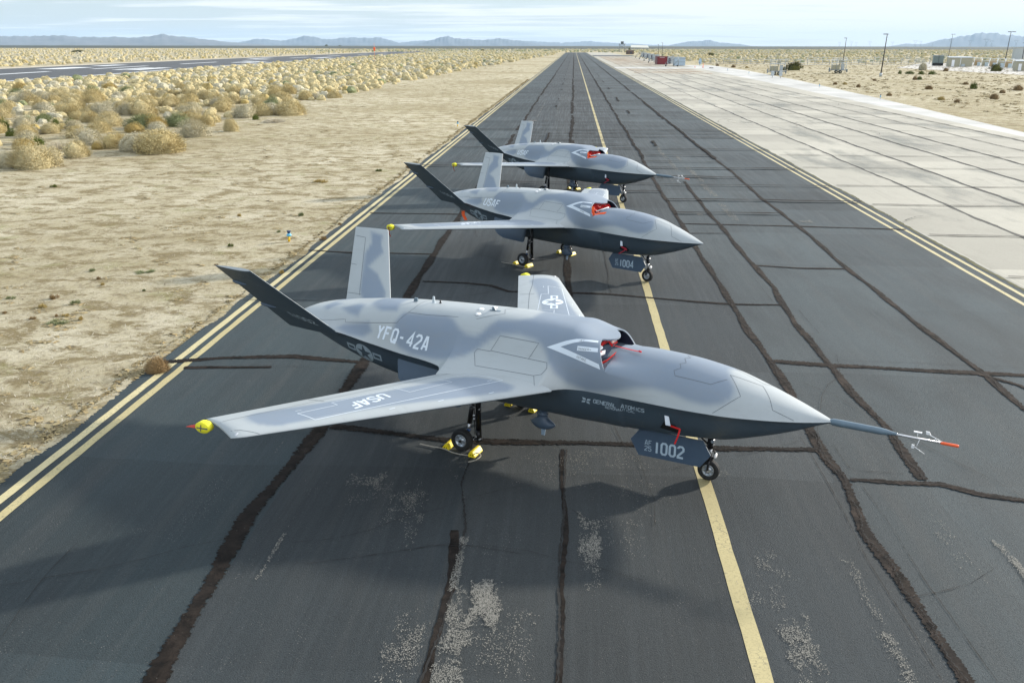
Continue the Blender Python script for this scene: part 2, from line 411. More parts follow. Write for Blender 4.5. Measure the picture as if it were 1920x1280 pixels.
long_ = [
    ([(-5.0, 4), (-5.0, 8.4), (-5.12, 10.0), (-5.28, 12.5), (-5.12, 14.2), (-5.07, 15.6), (-5.11, 18.4), (-5.05, 19.8), (-5.03, 25.5), (-5.06, 28.6), (-5.14, 34.2), (-5.1, 60)], .30),
    ([(4.9, 4), (4.93, 9.2), (4.91, 11.2), (4.82, 12.6), (4.97, 14.4), (4.88, 15.3), (4.87, 16.3), (4.99, 18.5), (4.94, 20.7), (4.83, 22.9), (4.89, 25.8), (4.86, 29.1), (4.85, 33.5), (4.75, 45.5), (4.8, 62)], .22),
    ([(6.35, 14.5), (6.39, 15.2), (6.44, 16.7), (6.34, 18.8), (6.36, 20.6), (6.31, 23.7), (6.43, 25.7), (6.59, 27.7), (6.48, 30.9), (6.42, 38.2), (6.38, 41.1), (6.46, 51)], .21),
    ([(10.9, 13), (9.77, 17.9), (9.83, 20.0), (9.77, 22.1), (9.75, 27.3), (9.68, 30.4), (9.79, 38), (9.72, 45), (9.86, 53.8), (9.75, 70), (9.8, 92), (9.9, 135)], .20),
    ([(-.1, 26.0), (-.12, 31.8), (-.15, 45), (-.2, 70), (-.1, 95)], .26),
]
tr_ = [
    ([(-10.0, 19.4), (-9.84, 19.5), (-8.63, 19.9), (-6.91, 20.1), (-5.05, 19.8)], .26), ([(-9.3, 19.15), (-7.2, 19.35)], .16),
    ([(-4.84, 16.06), (-4.02, 15.9), (-2.32, 15.5), (-.08, 15.6), (1.29, 15.6), (3.04, 15.5), (4.81, 15.6)], .24),
    ([(5.04, 20.65), (6.29, 20.45), (8.17, 20.3), (10.8, 20.1), (12.6, 20.2)], .26), ([(5.07, 14.4), (5.9, 14.3), (6.63, 14.3), (7.15, 14.0), (7.88, 13.8), (9.2, 13.7)], .17),
    ([(-4.89, 27.6), (-3.44, 27.5), (-2.6, 27.3), (-1.96, 26.6), (-.11, 26.6), (1.28, 26.5), (3.71, 25.9), (4.89, 25.7), (6.4, 25.7)], .17),
    ([(4.8, 38.3), (6.42, 38.2), (9.79, 38.0), (14.2, 37.7)], .17), ([(6.43, 30.7), (8.0, 30.4), (9.66, 30.4)], .16), ([(-9.98, 31.9), (-8.4, 31.6), (-5.16, 31.6)], .18), ([(-9.36, 39.8), (-5.18, 39.75)], .17),
    ([(9.75, 20.05), (10.3, 19.4), (10.8, 18.2), (12, 16.4)], .16), ([(4.9, 36.2), (6.4, 36.3)], .10), ([(-10, 25), (-9.0, 25.1), (-5.2, 25.2)], .03),
]
Ls = [seal_line(T_(p), w * .86, .30, wob=.05, step=.025) for p, w in long_ + tr_]
seal_obj('crack_seal', [q for q in Ls if q[0][0].x < 4], SEAL); seal_obj('crack_seal', [q for q in Ls if q[0][0].x >= 4], SEALB, .0445)
SPLITS = [[((a + b) / 2 + (a - b) * .22 * math.sin(i * .11 + k * 2) + Vector((rng.uniform(-.012, .012), rng.uniform(-.012, .012))), (a + b) / 2 + (a - b) * .22 * math.sin(i * .11 + k * 2) + (a - b).normalized() * rng.uniform(.004, .022)) for i, (a, b) in enumerate(Q_)] for k, Q_ in enumerate(Ls) if k not in (0,)]
# the far part: broken seams along the taxiway, many thin ones across it
Ls = []
for X, w in ((-5.05, .22), (0, .24), (4.95, .20), (9.95, .18), (6.6, .15), (-2.1, .14)):
    y = 62.0 if X not in (-2.1, 6.6) else 70
    while y < 1000:
        L = rng.uniform(9, 45) if X not in (-2.1, 6.6) else rng.uniform(3, 10)
        Ls.append(seal_line([(X + rng.uniform(-.08, .08), y), (X + rng.uniform(-.08, .08), y + L)], w * rng.uniform(1.0, 1.6), step=.6))
        y += L + (rng.uniform(-1, 4) if X not in (-2.1, 6.6) else rng.uniform(6, 40))
y = 41.0
while y < 700:
    x0 = rng.choice([-10, -10, -5.05, 0, 4.95]); x1 = rng.choice([4.95, 9.95, 14.6, 14.6])
    if y < 47: x0 = 4.95
    pts = [(x, y + rng.uniform(-.12, .12)) for x in np.linspace(x0, x1, 6)] if x1 > x0 + 1 else [(x0, y), (x0 + 5, y)]
    Ls.append(seal_line(pts, rng.uniform(.11, .21) * (1 + y / 300), step=.3, rough=.5)); y += rng.uniform(1.6, 3.8) * (1 + y / 260)
seal_obj('crack_seal', Ls, SEAL, .041)
# open cracks: a dark split with crumbled edges
DARKC = simple('open_crack', (.010, .009, .008), .9); PALEC = simple('crumbled_edge', (.26, .23, .18), .95, var=.3, scale=30)
Ls = [seal_line(T_([(-1.78, 15.4), (-1.80, 14.5), (-1.83, 13.75), (-1.69, 12.3), (-1.66, 10.6), (-1.76, 8.7), (-1.8, 4)]), .028, 1.1, step=.05, wob=.10),
      seal_line(T_([(-.06, 15.3), (-.04, 12.95), (-.07, 10.8), (-.07, 8.8), (-.05, 4)]), .026, 1.2, step=.05, wob=.05), seal_line(T_([(1.35, 26.5), (1.2, 33), (1.25, 44)]), .02, 1, step=.08)]
seal_obj('open_crack', Ls, DARKC, .044); seal_obj('open_crack', SPLITS, DARKC, .060)
seal_obj('seal_band', [seal_line(T_([(-1.70, 12.2), (-1.64, 10.6), (-1.74, 8.7), (-1.75, 4)]), .13, .3), seal_line(T_([(-.05, 15.3), (-.04, 12.9), (-.07, 10.8), (-.07, 8.8), (-.05, 4)]), .07, .4)], SEAL, .0405)
# second, hair-thin outline of older seals beside the newer ones
Ls = []
for pts in ([(5.25, 14.2), (5.3, 12.6), (5.22, 11.2), (5.3, 9.2), (5.3, 5)], [(4.62, 16.2), (4.66, 14.2), (4.6, 12), (4.62, 9)], [(6.15, 28.6), (6.15, 25.9)], [(6.7, 25.2), (6.72, 23.0), (6.4, 22.9)], [(5.9, 20.75), (6.2, 20.85), (9.5, 20.7), (12, 20.6)], [(5.2, 15.9), (5.25, 14.85), (6.1, 14.75)], [(.1, 26.3), (3.5, 25.7), (4.8, 25.4)], [(-8, 19.5), (-5.3, 19.4)],
            [(9.9, 33), (13.8, 27.6), (14.2, 26)], [(-.9, 8.6), (-.1, 8.75)], [(-3.9, 11.1), (-1.8, 11.8), (-.7, 11.6)], [(.05, 12.95), (.3, 12.6)]):
    Ls.append(seal_line(T_(pts), .008, 1.0, step=.07, wob=.05))
for _ in range(34):
    x, y = rng.uniform(-9, 14), 9 + 75 * rng.random() ** 1.4; a = rng.choice([0, 1.57, 1.57]) + rng.gauss(0, .25); pts = [(x, y)]
    for j in range(rng.randint(3, 9)):
        a += rng.gauss(0, .22); x += math.cos(a) * .6; y += math.sin(a) * .8
        if not -9.2 < x < 13.8: break
        pts.append((x, y))
    if len(pts) > 2: Ls.append(seal_line(pts, 0.004 * (1 + y / 14), 1.0, step=.07, wob=.06))
seal_obj('hairline_crack', Ls, DARKC, .043)
# joints and cracks of the apron
JNT = simple('joint_dark', (.055, .052, .045), .9, var=.3, scale=3)
Ls = []
for X in (18.75, 22.6, 26.4, 30.2, 34.0, 37.6):
    y = 20
    while y < 640:
        L = rng.uniform(20, 60); Ls.append(seal_line([(X + rng.uniform(-.05, .05), y), (X + rng.uniform(-.05, .05), y + L)], rng.uniform(.10, .22) * (1 if X < 30 else .8), step=.4)); y += L - .5
y = 24
while y < 420:
    if rng.random() < .95: Ls.append(seal_line([(15.0, y + rng.uniform(-.1, .1)), (18.7, y)] + ([(26.4, y), (38.5, y + rng.uniform(-.2, .2))] if rng.random() < .9 else []), rng.uniform(.07, .14), step=.3))
    y += rng.uniform(4, 6.5) * (1 + y / 250)
for _ in range(26):
    x, y = rng.uniform(15.5, 36), rng.uniform(26, 150); pts = [(x, y)]
    a = rng.uniform(0, 6.3)
    for j in range(rng.randint(3, 7)): a += rng.uniform(-.6, .6); x += math.cos(a) * 1.2; y += math.sin(a) * 1.6; pts.append((min(max(x, 15.1), 38), y))
    Ls.append(seal_line(pts, .035, 1, step=.12, wob=.05))
seal_obj('apron_joint', Ls, JNT, .036)
Ls = [seal_line([(14.72, 20), (14.78, 45), (14.74, 90), (14.8, 300)], .12, .6, step=.2), ]
seal_obj('apron_joint', Ls, simple('mossy_joint', (.09, .085, .035), .95, var=.4, scale=6), .038)

# worn patches: pale stones left where the seal coat has gone
from mathutils import noise as mn
def flakes():
    # centre x, y, half-sizes, how many tries, how much of the patch is bare
    seeds = [(-1.15, 10.25, .26, .62, 9000, .10), (-1.62, 11.3, .08, .9, 2600, .05), (-1.45, 9.0, .24, 1.7, 12000, .06), (-2.1, 9.0, .30, 1.1, 4500, -.02), (-3.6, 13.8, .40, .40, 3200, .0), (-3.2, 13.3, .8, .7, 3000, -.10), (-2.7, 12.9, .4, .6, 2200, -.04), (-2.5, 12.6, .18, 1.2, 1500, -.04),
             (.35, 12.2, .20, .8, 5000, .0), (.38, 11.5, .18, 1.0, 1600, -.06), (.9, 12.2, .5, .7, 1400, -.10), (-.9, 9.4, .6, 1.0, 4200, -.04), (3.05, 9.4, .26, 1.0, 6500, .03), (2.8, 10.7, .35, .4, 900, -.03), (3.0, 11.6, .36, .5, 1300, -.02), (1.3, 13.4, .6, 1.0, 1500, -.10), (4.25, 10.8, .10, 1.6, 2200, -.03), (4.2, 9.4, .14, 1.1, 2400, -.02),
             (6.75, 11.9, .09, .7, 2400, .06), (6.45, 10.4, .10, .6, 2400, .06), (6.0, 12.4, .2, 1.2, 900, -.06), (-.2, 14.6, .9, .9, 2600, -.10), (.8, 14.9, 1.0, .5, 1600, -.10), (-5.6, 15.0, .035, .30, 240, .1), (-4.5, 11.4, .04, .8, 700, .04), (2.95, 14.5, .3, .15, 300, .0), (-1.95, 14.7, .10, .8, 700, -.02),
             (7.4, 54.5, .22, 4.5, 5200, .08), (7.38, 47.8, .22, 2.4, 3600, .08), (7.34, 41.2, .22, 2.6, 4200, .08), (6.5, 66, .2, 5, 4200, .05), (6.55, 58, .2, 3.5, 2600, .03), (7.4, 62, .16, 2.0, 1300, .03), (5.9, 53, .25, 4.5, 1600, -.02), (-4.2, 93, .5, .6, 1800, .1), (-3.9, 110, .10, 18, 2600, .05), (10.4, 39.2, .3, .35, 900, .1), (9.2, 49.5, .8, .22, 700, .05), (5.9, 40.6, .18, .4, 600, .05), (-1.9, 120, .10, 26, 1600, .02), (2.9, 200, .10, 30, 1600, .02)]
    Q = []
    for x, y, sx, sy, n, bare in seeds:
        far = max(1, y / 24)
        for _ in range(n):
            ux, uy = rng.uniform(-1, 1), rng.uniform(-1, 1); px, py = (x * 1.012 + .07) + ux * sx, y * 1.007 + uy * sy
            q = mn.noise((px * 5 / far ** .5, py * 3.2 / far, 1.3)) * .55 + mn.noise((px * 17 / far ** .5, py * 12 / far, 7.1)) * .35 + bare + .12 - .55 * max(abs(ux), abs(uy)) ** 3
            if q < rng.uniform(-.16, .34): continue
            r = (.0035 + .0075 * rng.random() ** 1.5) * far ** .85; a = rng.uniform(0, 6.3); z = .047 + rng.uniform(0, .002)
            Q.append([(px + math.cos(a + j * 1.57) * r * rng.uniform(.5, 1.3), py + math.sin(a + j * 1.57) * r * rng.uniform(.5, 1.5), z) for j in range(4)])
    for _ in range(4200):
        px, py = rng.uniform(-9, 13), 6 + 30 * rng.random() ** 1.6; r = rng.uniform(.0025, .006); a = rng.uniform(0, 6)
        Q.append([(px + math.cos(a + j * 1.57) * r, py + math.sin(a + j * 1.57) * r, .047) for j in range(4)])
    return Q
o = link('worn_surface', fast_quads('worn_surface', flakes(), simple('exposed_stone', (.20, .19, .165), .9, var=.35, scale=40))); tag(o, kind='structure')

# the runway on the left
RWA = mat_asphalt('runway_asphalt', (.085, .088, .092), True, False)
rw_l = [(-112, -20), (-121.5, 182), (-123.8, 233), (-131, 308), (-151, 640), (-190, 1400), (-270, 2900)]
rw_r = [(-160, -20), (-187, 279), (-200, 456), (-215, 790), (-250, 1500), (-330, 2900)]
sheet('runway', rw_l + rw_r[::-1], .03, RWA)
sheet('runway_shoulder', [(x - 8 if i else x - 8, y) for i, (x, y) in enumerate(rw_r)] + rw_r[::-1], .02, mat_concrete('pale_shoulder_sand', (.55, .48, .36), .1))
def rw_at(u, y):
    a = np.interp(y, [p[1] for p in rw_l], [p[0] for p in rw_l]); b = np.interp(y, [p[1] for p in rw_r], [p[0] for p in rw_r]); return a + (b - a) * u
V, F = [], []
def mk(u0, u1, y0, y1):
    o = len(V); n = max(1, int((y1 - y0) / 20))
    for j in range(n + 1):
        y = y0 + (y1 - y0) * j / n; V.extend([(rw_at(u0, y), y, .036), (rw_at(u1, y), y, .036)])
    for j in range(n): F.append((o + 2 * j, o + 2 * j + 1, o + 2 * j + 3, o + 2 * j + 2))
mk(.012, .035, -10, 2800)
for y in (214, 290, 372, 460, 555, 660, 780, 900, 1050): mk(.48, .52, y, y + 46)
for y0 in (296, 420): mk(.16, .24, y0 - 16, y0 + 14); mk(.27, .32, y0 - 16, y0 + 14)
mk(.66, .80, 286, 312); mk(.74, .84, 330, 352); mk(.70, .80, 520, 560); mk(.2, .3, 560, 600)
o = link('runway_marking', raw_mesh('runway_marking', V, F, WHT)); tag(o, kind='structure')

# far desert floor: dark creosote flats, then hills
k = NT('creosote_flat'); v = k.pos(); n1 = k.noise(k.pos(scale=(1, .25, 1)), .004, 6, .6); n2 = k.noise(v, .03, 5, .7)
c = k.mix(k.rng(n1, .4, .62), (.022, .030, .016), (.05, .052, .028)); k.col(k.mix(k.rng(n2, .5, .65, 0, .5), c, (.03, .035, .02))); k.rough(1.0)
V, F = [], []; N = 160
for i in range(N + 1):
    x = -30000 + 60000 * i / N
    y0 = 1950 + 500 * math.sin(x * .0006) + 240 * math.sin(x * .0021 + 1) + (900 if x < -700 else 0) * (1)
    V += [(x, y0 + rng.uniform(-60, 60), .5), (x, y0 + 500, 4.0 + rng.uniform(-1, 1)), (x, 30500, 4.0)]
for i in range(N):
    for j in range(2): F.append((3 * i + j, 3 * i + 3 + j, 3 * i + 4 + j, 3 * i + 1 + j))
o = link('far_flats', raw_mesh('far_flats', V, F, k.m)); tag(o, kind='structure')
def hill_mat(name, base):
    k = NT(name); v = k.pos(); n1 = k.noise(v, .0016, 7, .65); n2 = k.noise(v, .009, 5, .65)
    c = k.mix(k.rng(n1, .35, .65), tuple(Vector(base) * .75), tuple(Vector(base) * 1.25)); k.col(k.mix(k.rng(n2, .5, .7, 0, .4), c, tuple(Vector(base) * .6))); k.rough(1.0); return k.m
def hills(name, dist, prof, mat, rough=.03, depth=3600):
    """prof: (bearing tan, height tan) pairs -> a real ridge of its own height and depth at that distance."""
    a = np.array(prof, float); us = np.linspace(a[0, 0], a[-1, 0], 260); hs = np.interp(us, a[:, 0], a[:, 1])
    r = np.random.RandomState(int(dist)); hs2 = hs.copy()
    for w_, am in ((3, .05), (9, .035), (22, .03)):
        kx = r.rand() * 9; hs2 += hs * am * np.sin(np.linspace(0, w_ * 6.28 * 1.7, 260) + kx)
    M_ = 14; V, F = [], []
    for i, (u, h) in enumerate(zip(us, hs2)):
        for j in range(M_ + 1):
            t = j / M_; y = dist + depth * t * (1 if t < .5 else 1.0)
            sh = math.sin(math.pi * min(t, 1)) ** 1.15
            wob = 1 + rough * 1.5 * math.sin(i * .33 + j * 1.1) * math.sin(i * .11 + 2) * (1 - sh) + rough * r.randn() * .5 * (1 - abs(2 * t - 1))
            yy = y + 60 * math.sin(i * .23 + j)
            V.append((u * (dist + depth * .5) * (yy / (dist + depth * .5)), yy, max(-2, (h * (dist + depth * .5)) * sh * wob) if 0 < j < M_ else -5))
    for i in range(len(us) - 1):
        for j in range(M_): F.append((i * (M_ + 1) + j, (i + 1) * (M_ + 1) + j, (i + 1) * (M_ + 1) + j + 1, i * (M_ + 1) + j + 1))
    o = link(name, raw_mesh(name, V, F, mat, smooth=True)); tag(o, kind='structure'); return o
def prof(pts):
    """skyline read as bearings: picture column / rise above the horizon, turned into slopes from the standpoint."""
    out_ = []
    for u, h in pts:
        b = math.atan((u - 960) / 1625.04 / math.cos(PITCH) * 1.0); b += YAW
        out_.append((math.tan(b), h / 1625.04 * (1.02)))
    return out_
H1 = hill_mat('hill_rock', (.10, .095, .095)); H2 = hill_mat('haze_tinted_far_hill', (.075, .085, .10))  # far hills: blue of the distance haze partly put into the base colour
hills('hill_range', 15000, prof([(-60, 13), (0, 16), (60, 14), (90, 17), (180, 15), (190, 17), (270, 14), (330, 13), (370, 20), (410, 14), (440, 11), (500, 5), (560, 0)]), H1)
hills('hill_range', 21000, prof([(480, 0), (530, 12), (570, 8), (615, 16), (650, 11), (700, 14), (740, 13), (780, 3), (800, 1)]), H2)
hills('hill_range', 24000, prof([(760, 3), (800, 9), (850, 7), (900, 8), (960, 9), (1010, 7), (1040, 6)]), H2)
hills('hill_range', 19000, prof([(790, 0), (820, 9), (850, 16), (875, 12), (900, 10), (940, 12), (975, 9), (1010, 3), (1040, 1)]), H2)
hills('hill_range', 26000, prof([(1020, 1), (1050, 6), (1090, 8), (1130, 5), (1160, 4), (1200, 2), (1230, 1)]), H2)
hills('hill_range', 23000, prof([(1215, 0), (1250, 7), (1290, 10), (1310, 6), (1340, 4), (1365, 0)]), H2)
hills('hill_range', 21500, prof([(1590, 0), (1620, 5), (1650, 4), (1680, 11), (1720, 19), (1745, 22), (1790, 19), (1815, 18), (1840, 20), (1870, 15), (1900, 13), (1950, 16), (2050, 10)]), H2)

# clear air that fades far things to blue
k = NT('haze_air'); k.t.nodes.remove(k.b); vp = k.n('ShaderNodeVolumePrincipled'); vp.inputs['Color'].default_value = (.58, .78, 1.0, 1); vp.inputs['Density'].default_value = 2.9e-5; vp.inputs['Anisotropy'].default_value = 0.0
k.l(vp.outputs[0], k.t.nodes['Material Output'].inputs['Volume'])
bm = bmesh.new(); box(bm, -31500, 31500, -500, 31000, -7, 430)
o = link('haze', bm_mesh('haze', bm, k.m)); tag(o, 'thin blue haze filling the air out to the hills', 'haze', kind='stuff')

# ------------------------------------------------------------------ the aircraft: shape
def hermite(xs, ys):
    xs = np.array(xs, float); ys = np.array(ys, float)
    o = np.argsort(xs); xs, ys = xs[o], ys[o]
    d = np.diff(ys) / np.diff(xs); m = np.zeros_like(ys)
    m[0], m[-1] = d[0], d[-1]
    for i in range(1, len(ys) - 1):
        m[i] = 0 if d[i - 1] * d[i] <= 0 else 2 * d[i - 1] * d[i] / (d[i - 1] + d[i])   # monotone
    def f(x):
        i = min(max(np.searchsorted(xs, x) - 1, 0), len(xs) - 2)
        h = xs[i + 1] - xs[i]; t = min(max((x - xs[i]) / h, 0), 1)
        return float((2*t**3-3*t**2+1)*ys[i] + (t**3-2*t**2+t)*h*m[i] + (-2*t**3+3*t**2)*ys[i+1] + (t**3-t**2)*h*m[i+1])
    return f
def table(rows):
    xs = [r[0] for r in rows]
    return [hermite(xs, [r[k] for r in rows]) for k in range(1, len(rows[0]))]
# x, chine half width, chine z, keel z
f_w, f_zc, f_zb = table([
    (2.00, .012, 1.580, 1.572), (1.8, .16, 1.585, 1.50), (1.43, .37, 1.59, 1.34), (.88, .60, 1.60, 1.14), (.2, .76, 1.60, .95), (-.6, .81, 1.60, .87),
    (-1.4, .81, 1.60, .82), (-2.1, .82, 1.60, .81), (-2.45, .90, 1.60, .80), (-2.62, 1.05, 1.61, .80), (-2.75, 1.32, 1.63, .80), (-2.84, 1.56, 1.65, .80), (-3.3, 1.60, 1.66, .79),
    (-4.6, 1.60, 1.66, .79), (-4.86, 1.56, 1.655, .80), (-4.95, 1.32, 1.65, .80), (-5.1, 1.14, 1.65, .80), (-5.5, 1.03, 1.655, .82), (-5.9, .98, 1.66, .85), (-6.9, .92, 1.74, .98), (-7.8, .97, 1.87, 1.18),
    (-8.5, .98, 1.88, 1.42), (-8.95, .95, 1.86, 1.60), (-9.15, .72, 1.82, 1.66), (-9.38, .42, 1.78, 1.70)])
# x, core half width of the front body, its top
f_cf, f_tf = table([(2.0, .010, 1.588), (1.8, .135, 1.66), (1.43, .32, 1.79), (.88, .52, 1.975), (.2, .68, 2.165), (-.6, .73, 2.27), (-1.2, .745, 2.29), (-1.8, .75, 2.25), (-2.4, .75, 2.08), (-3.3, .75, 1.9)])
# x, core half width of the rear body, its top
f_cr, f_tr = table([(-.8, .80, 2.45), (-1.6, .815, 2.40), (-1.8, .82, 2.42), (-2.1, .83, 2.47), (-2.6, .85, 2.615), (-3.6, .86, 2.62), (-4.8, .86, 2.57), (-6.1, .83, 2.49), (-7.2, .78, 2.37), (-8.0, .70, 2.25),
    (-8.6, .62, 2.14), (-9.0, .54, 2.04), (-9.2, .46, 1.97), (-9.38, .34, 1.88)])
S0 = 0.44
TH0 = math.asin(S0)
def flare(w, c, s, k): return (w - c) * (1 - s) ** k
def sec_front(x, th):
    s, c = math.sin(th), math.cos(th); w, cc, zc, zt = f_w(x), f_cf(x), f_zc(x), f_tf(x)
    return cc * c + flare(w, cc, s, 4), zc + (zt - zc) * s
def sec_rear(x, th):
    s, c = math.sin(th), math.cos(th); w, cc, zc, zt = f_w(x), f_cr(x), f_zc(x), f_tr(x)
    e = smooth(-3.3, -1.95, x)
    return cc * max(c, 0) ** (.80 - .38 * e) + flare(w, cc, s, 5), zc + (zt - zc) * s ** (.92 - .12 * e)
def smooth(a, b, x):
    t = min(max((x - a) / (b - a), 0), 1); return t * t * (3 - 2 * t)
def sec_lowtop(x, th):
    B = smooth(-.7, -1.84, x)
    if B <= 0: return sec_front(x, th)
    if B >= 1: return sec_rear(x, th)
    a, b = sec_front(x, th), sec_rear(x, th)
    return a[0] * (1 - B) + b[0] * B, a[1] * (1 - B) + b[1] * B
def sec_deck(x, th):
    a = sec_front(x, th); e = sec_lowtop(x, TH0); f0 = sec_front(x, TH0)
    g = 1 - smooth(TH0, TH0 + R(34), th)
    g2 = 1 if x > -1.9 else g
    return a[0] + (e[0] - f0[0]) * g, a[1] + (e[1] - f0[1]) * g
def sec_low(x, ph):
    s, c = math.sin(ph), math.cos(ph); w, zc, zb = f_w(x), f_zc(x), f_zb(x)
    cc = min(w, (f_cf(x) if x > -1.5 else f_cr(x)) * 1.0)
    wl = flare(w, cc, s, 9)
    return cc * max(c, 0) ** .55 * (1 - .12 * s) + wl, zc - (zc - zb) * s ** .92
def xlip(th):
    t = (th - TH0) / (math.pi / 2 - TH0)
    return -1.80 - .26 * (t / .9) ** .8 if t < .9 else -2.06 + .20 * (t - .9) / .1
def lip_angles(n): return [TH0 + (math.pi / 2 - TH0) * (1 - (1 - j / n) ** 2) for j in range(n + 1)]

BLUE_AREAS = []     # soft camouflage areas on the body: polygons in (x, b), b = z*.8 - |y|*.6
def poly_sd(px, pz, P):
    d = 1e9; ins = False; n = len(P)
    for i in range(n):
        ax, az = P[i]; bx, bz = P[(i + 1) % n]
        ex, ez = bx - ax, bz - az; wx, wz = px - ax, pz - az
        t = min(max((wx * ex + wz * ez) / (ex * ex + ez * ez + 1e-12), 0), 1)
        d = min(d, math.hypot(wx - ex * t, wz - ez * t))
        if (az > pz) != (bz > pz) and px < ax + (pz - az) * ex / ez: ins = not ins
    return -d if ins else d
def B_(*p): return [(x, z * .8 - abs(y) * .6) for x, y, z in p]
BLUE_AREAS += [
    [(-7.98, 1.51), (-7.66, 1.70), (-7.46, 1.67), (-7.39, 1.36), (-7.67, 1.39)],
    [(-8.59, 1.52), (-8.50, 1.74), (-8.14, 1.64), (-8.36, 1.42)],
    [(-7.42, 1.95), (-6.7, 2.1), (-6.51, 1.61), (-6.91, 1.57), (-7.3, 1.7)],
    [(-7.66, 1.12), (-7.06, 1.27), (-6.93, 1.09), (-7.1, .94), (-7.47, .91), (-7.8, 1.01)],
    [(-6.32, 1.59), (-5.9, 1.63), (-5.28, 1.68), (-5.11, 1.62), (-4.88, 1.44), (-4.70, 1.36), (-4.51, 1.34), (-4.38, 1.42), (-4.27, 1.62), (-4.15, 1.76), (-3.75, 1.83), (-3.52, 1.95), (-3.5, 2.4), (.12, 2.4), (.22, 1.7), (.33, 1.52), (.42, 1.31), (.40, 1.15), (.28, 1.04), (.03, .96),
     (-.27, .97), (-.6, 1.04), (-.92, 1.05), (-1.2, 1.0), (-1.37, .95), (-1.61, .87), (-1.9, .81), (-2.11, .79), (-2.48, .84), (-2.69, .93), (-2.85, 1.1), (-2.95, 1.26), (-3.09, 1.40), (-3.25, 1.48), (-3.6, 1.53), (-3.95, 1.47), (-4.15, 1.33), (-4.32, 1.14), (-4.57, .92), (-4.8, .81), (-5.22, .76), (-5.84, .78), (-6.2, .88), (-6.4, 1.1), (-6.42, 1.35)],
]

def blue_at(co, areas=None, soft=.075):
    b = co[2] * .8 - abs(co[1]) * .6; m = 0.0
    for P in (BLUE_AREAS if areas is None else areas):
        m = max(m, 1 - smooth(-soft, soft, poly_sd(co[0], b, P)))
    return m
def set_mask(me, fn):
    at = me.attributes.new('blue_mask', 'FLOAT', 'POINT')
    at.data.foreach_set('value', [fn(v.co) for v in me.vertices])

def grid(bm, pts, mi, flip=False):
    V = [[bm.verts.new(p) for p in row] for row in pts]
    for i in range(len(V) - 1):
        for j in range(len(V[0]) - 1):
            q = (V[i][j], V[i][j + 1], V[i + 1][j + 1], V[i + 1][j])
            if flip: q = q[::-1]
            try: f = bm.faces.new(q); f.material_index = mi; f.smooth = True
            except ValueError: pass
def xs_body():
    xs = list(np.linspace(2.0, 1.4, 12)) + list(np.linspace(1.34, -.7, 30)) + list(np.linspace(-.76, -2.4, 36)) + list(np.linspace(-2.43, -2.9, 22)) + \
         list(np.linspace(-2.97, -4.75, 30)) + list(np.linspace(-4.79, -5.2, 16)) + list(np.linspace(-5.27, -8.8, 56)) + list(np.linspace(-8.86, -9.38, 16))
    return xs
def make_fuselage():
    bm = bmesh.new(); X = xs_body(); NU, NL, ND = 12, 16, 20
    for sg in (-1, 1):
        fl = sg > 0
        grid(bm, [[(x, sg * y, z) for y, z in (sec_low(x, math.pi / 2 * j / NL) for j in range(NL + 1))] for x in X], 1, not fl)
        grid(bm, [[(x, sg * y, z) for y, z in (sec_lowtop(x, TH0 * (j / NU) ** 1.5) for j in range(NU + 1))] for x in X], 0, fl)
        ths = lip_angles(ND)
        # front deck up to the lip line, then the duct floor behind it
        rows = [[(x, sg * y, z) for y, z in (sec_deck(x, t) for t in ths)] for x in X if x > -1.79]
        grid(bm, rows + [[(-1.80, sg * sec_deck(-1.80, t)[0], sec_deck(-1.80, t)[1]) for t in ths]], 0, fl)
        # rear hump from the lip to the tail
        tail = [x for x in X if x < -2.45]
        rows = []
        for k in range(9):
            u = k / 8; rows.append([((xlip(t) * (1 - u) + (-2.45) * u), sg, t) for t in ths])
        rows = [[(x, sg * sec_rear(x, t)[0], sec_rear(x, t)[1]) for x, sg, t in row] for row in rows]
        grid(bm, rows + [[(x, sg * sec_rear(x, t)[0], sec_rear(x, t)[1]) for t in ths] for x in tail], 0, fl)
        # rim of the lip
        rim = [[], []]
        for t in ths:
            x = xlip(t); y, z = sec_rear(x, t); rim[0].append((x, sg * y, z)); rim[1].append((x + .004, sg * (y - .03 * math.cos(t)) , z - .03 * math.sin(t) ** .5))
        grid(bm, rim, 0, not fl)
    bmesh.ops.remove_doubles(bm, verts=bm.verts, dist=.0012)
    for e in bm.edges:
        fs = e.link_faces
        if len(fs) == 2 and (fs[0].material_index != fs[1].material_index or fs[0].normal.angle(fs[1].normal, 0) > R(48)): e.smooth = False
        if len(fs) != 2: e.smooth = False
    me = bm_mesh('fuselage', bm, [M['paint'], M['slate']])
    set_mask(me, blue_at)
    return me
def make_duct():
    bm = bmesh.new(); n = 20
    ths = lip_angles(n)
    for sg in (-1, 1):
        fl = sg > 0
        rows = []
        for k in range(11):
            u = k / 10; row = []
            for t in ths:
                x = xlip(t) * (1 - u) - 3.3 * u; y, z = sec_rear(x, t)
                row.append((x + .003, sg * (y - .032 * math.cos(t)), z - .032 * math.sin(t) ** .5))
            rows.append(row)
        grid(bm, rows, 0, not fl)
        rows = [[(x, sg * min(sec_deck(x, t)[0], .775 + (x + 1.8) * .05), min(sec_deck(x, t)[1] - .001, 2.05 if x > -2.2 else 2.0)) for t in ths] for x in np.linspace(-1.799, -3.3, 16)]
        grid(bm, rows, 1, fl)
    box(bm, -3.32, -3.30, -.66, .66, 1.7, 2.3)
    # central splitter with the pale hub behind it
    for f in bm.faces: f.smooth = True
    me = bm_mesh('intake_duct', bm, [M['duct'], M['paint']])
    set_mask(me, lambda c: 1.0)
    return me

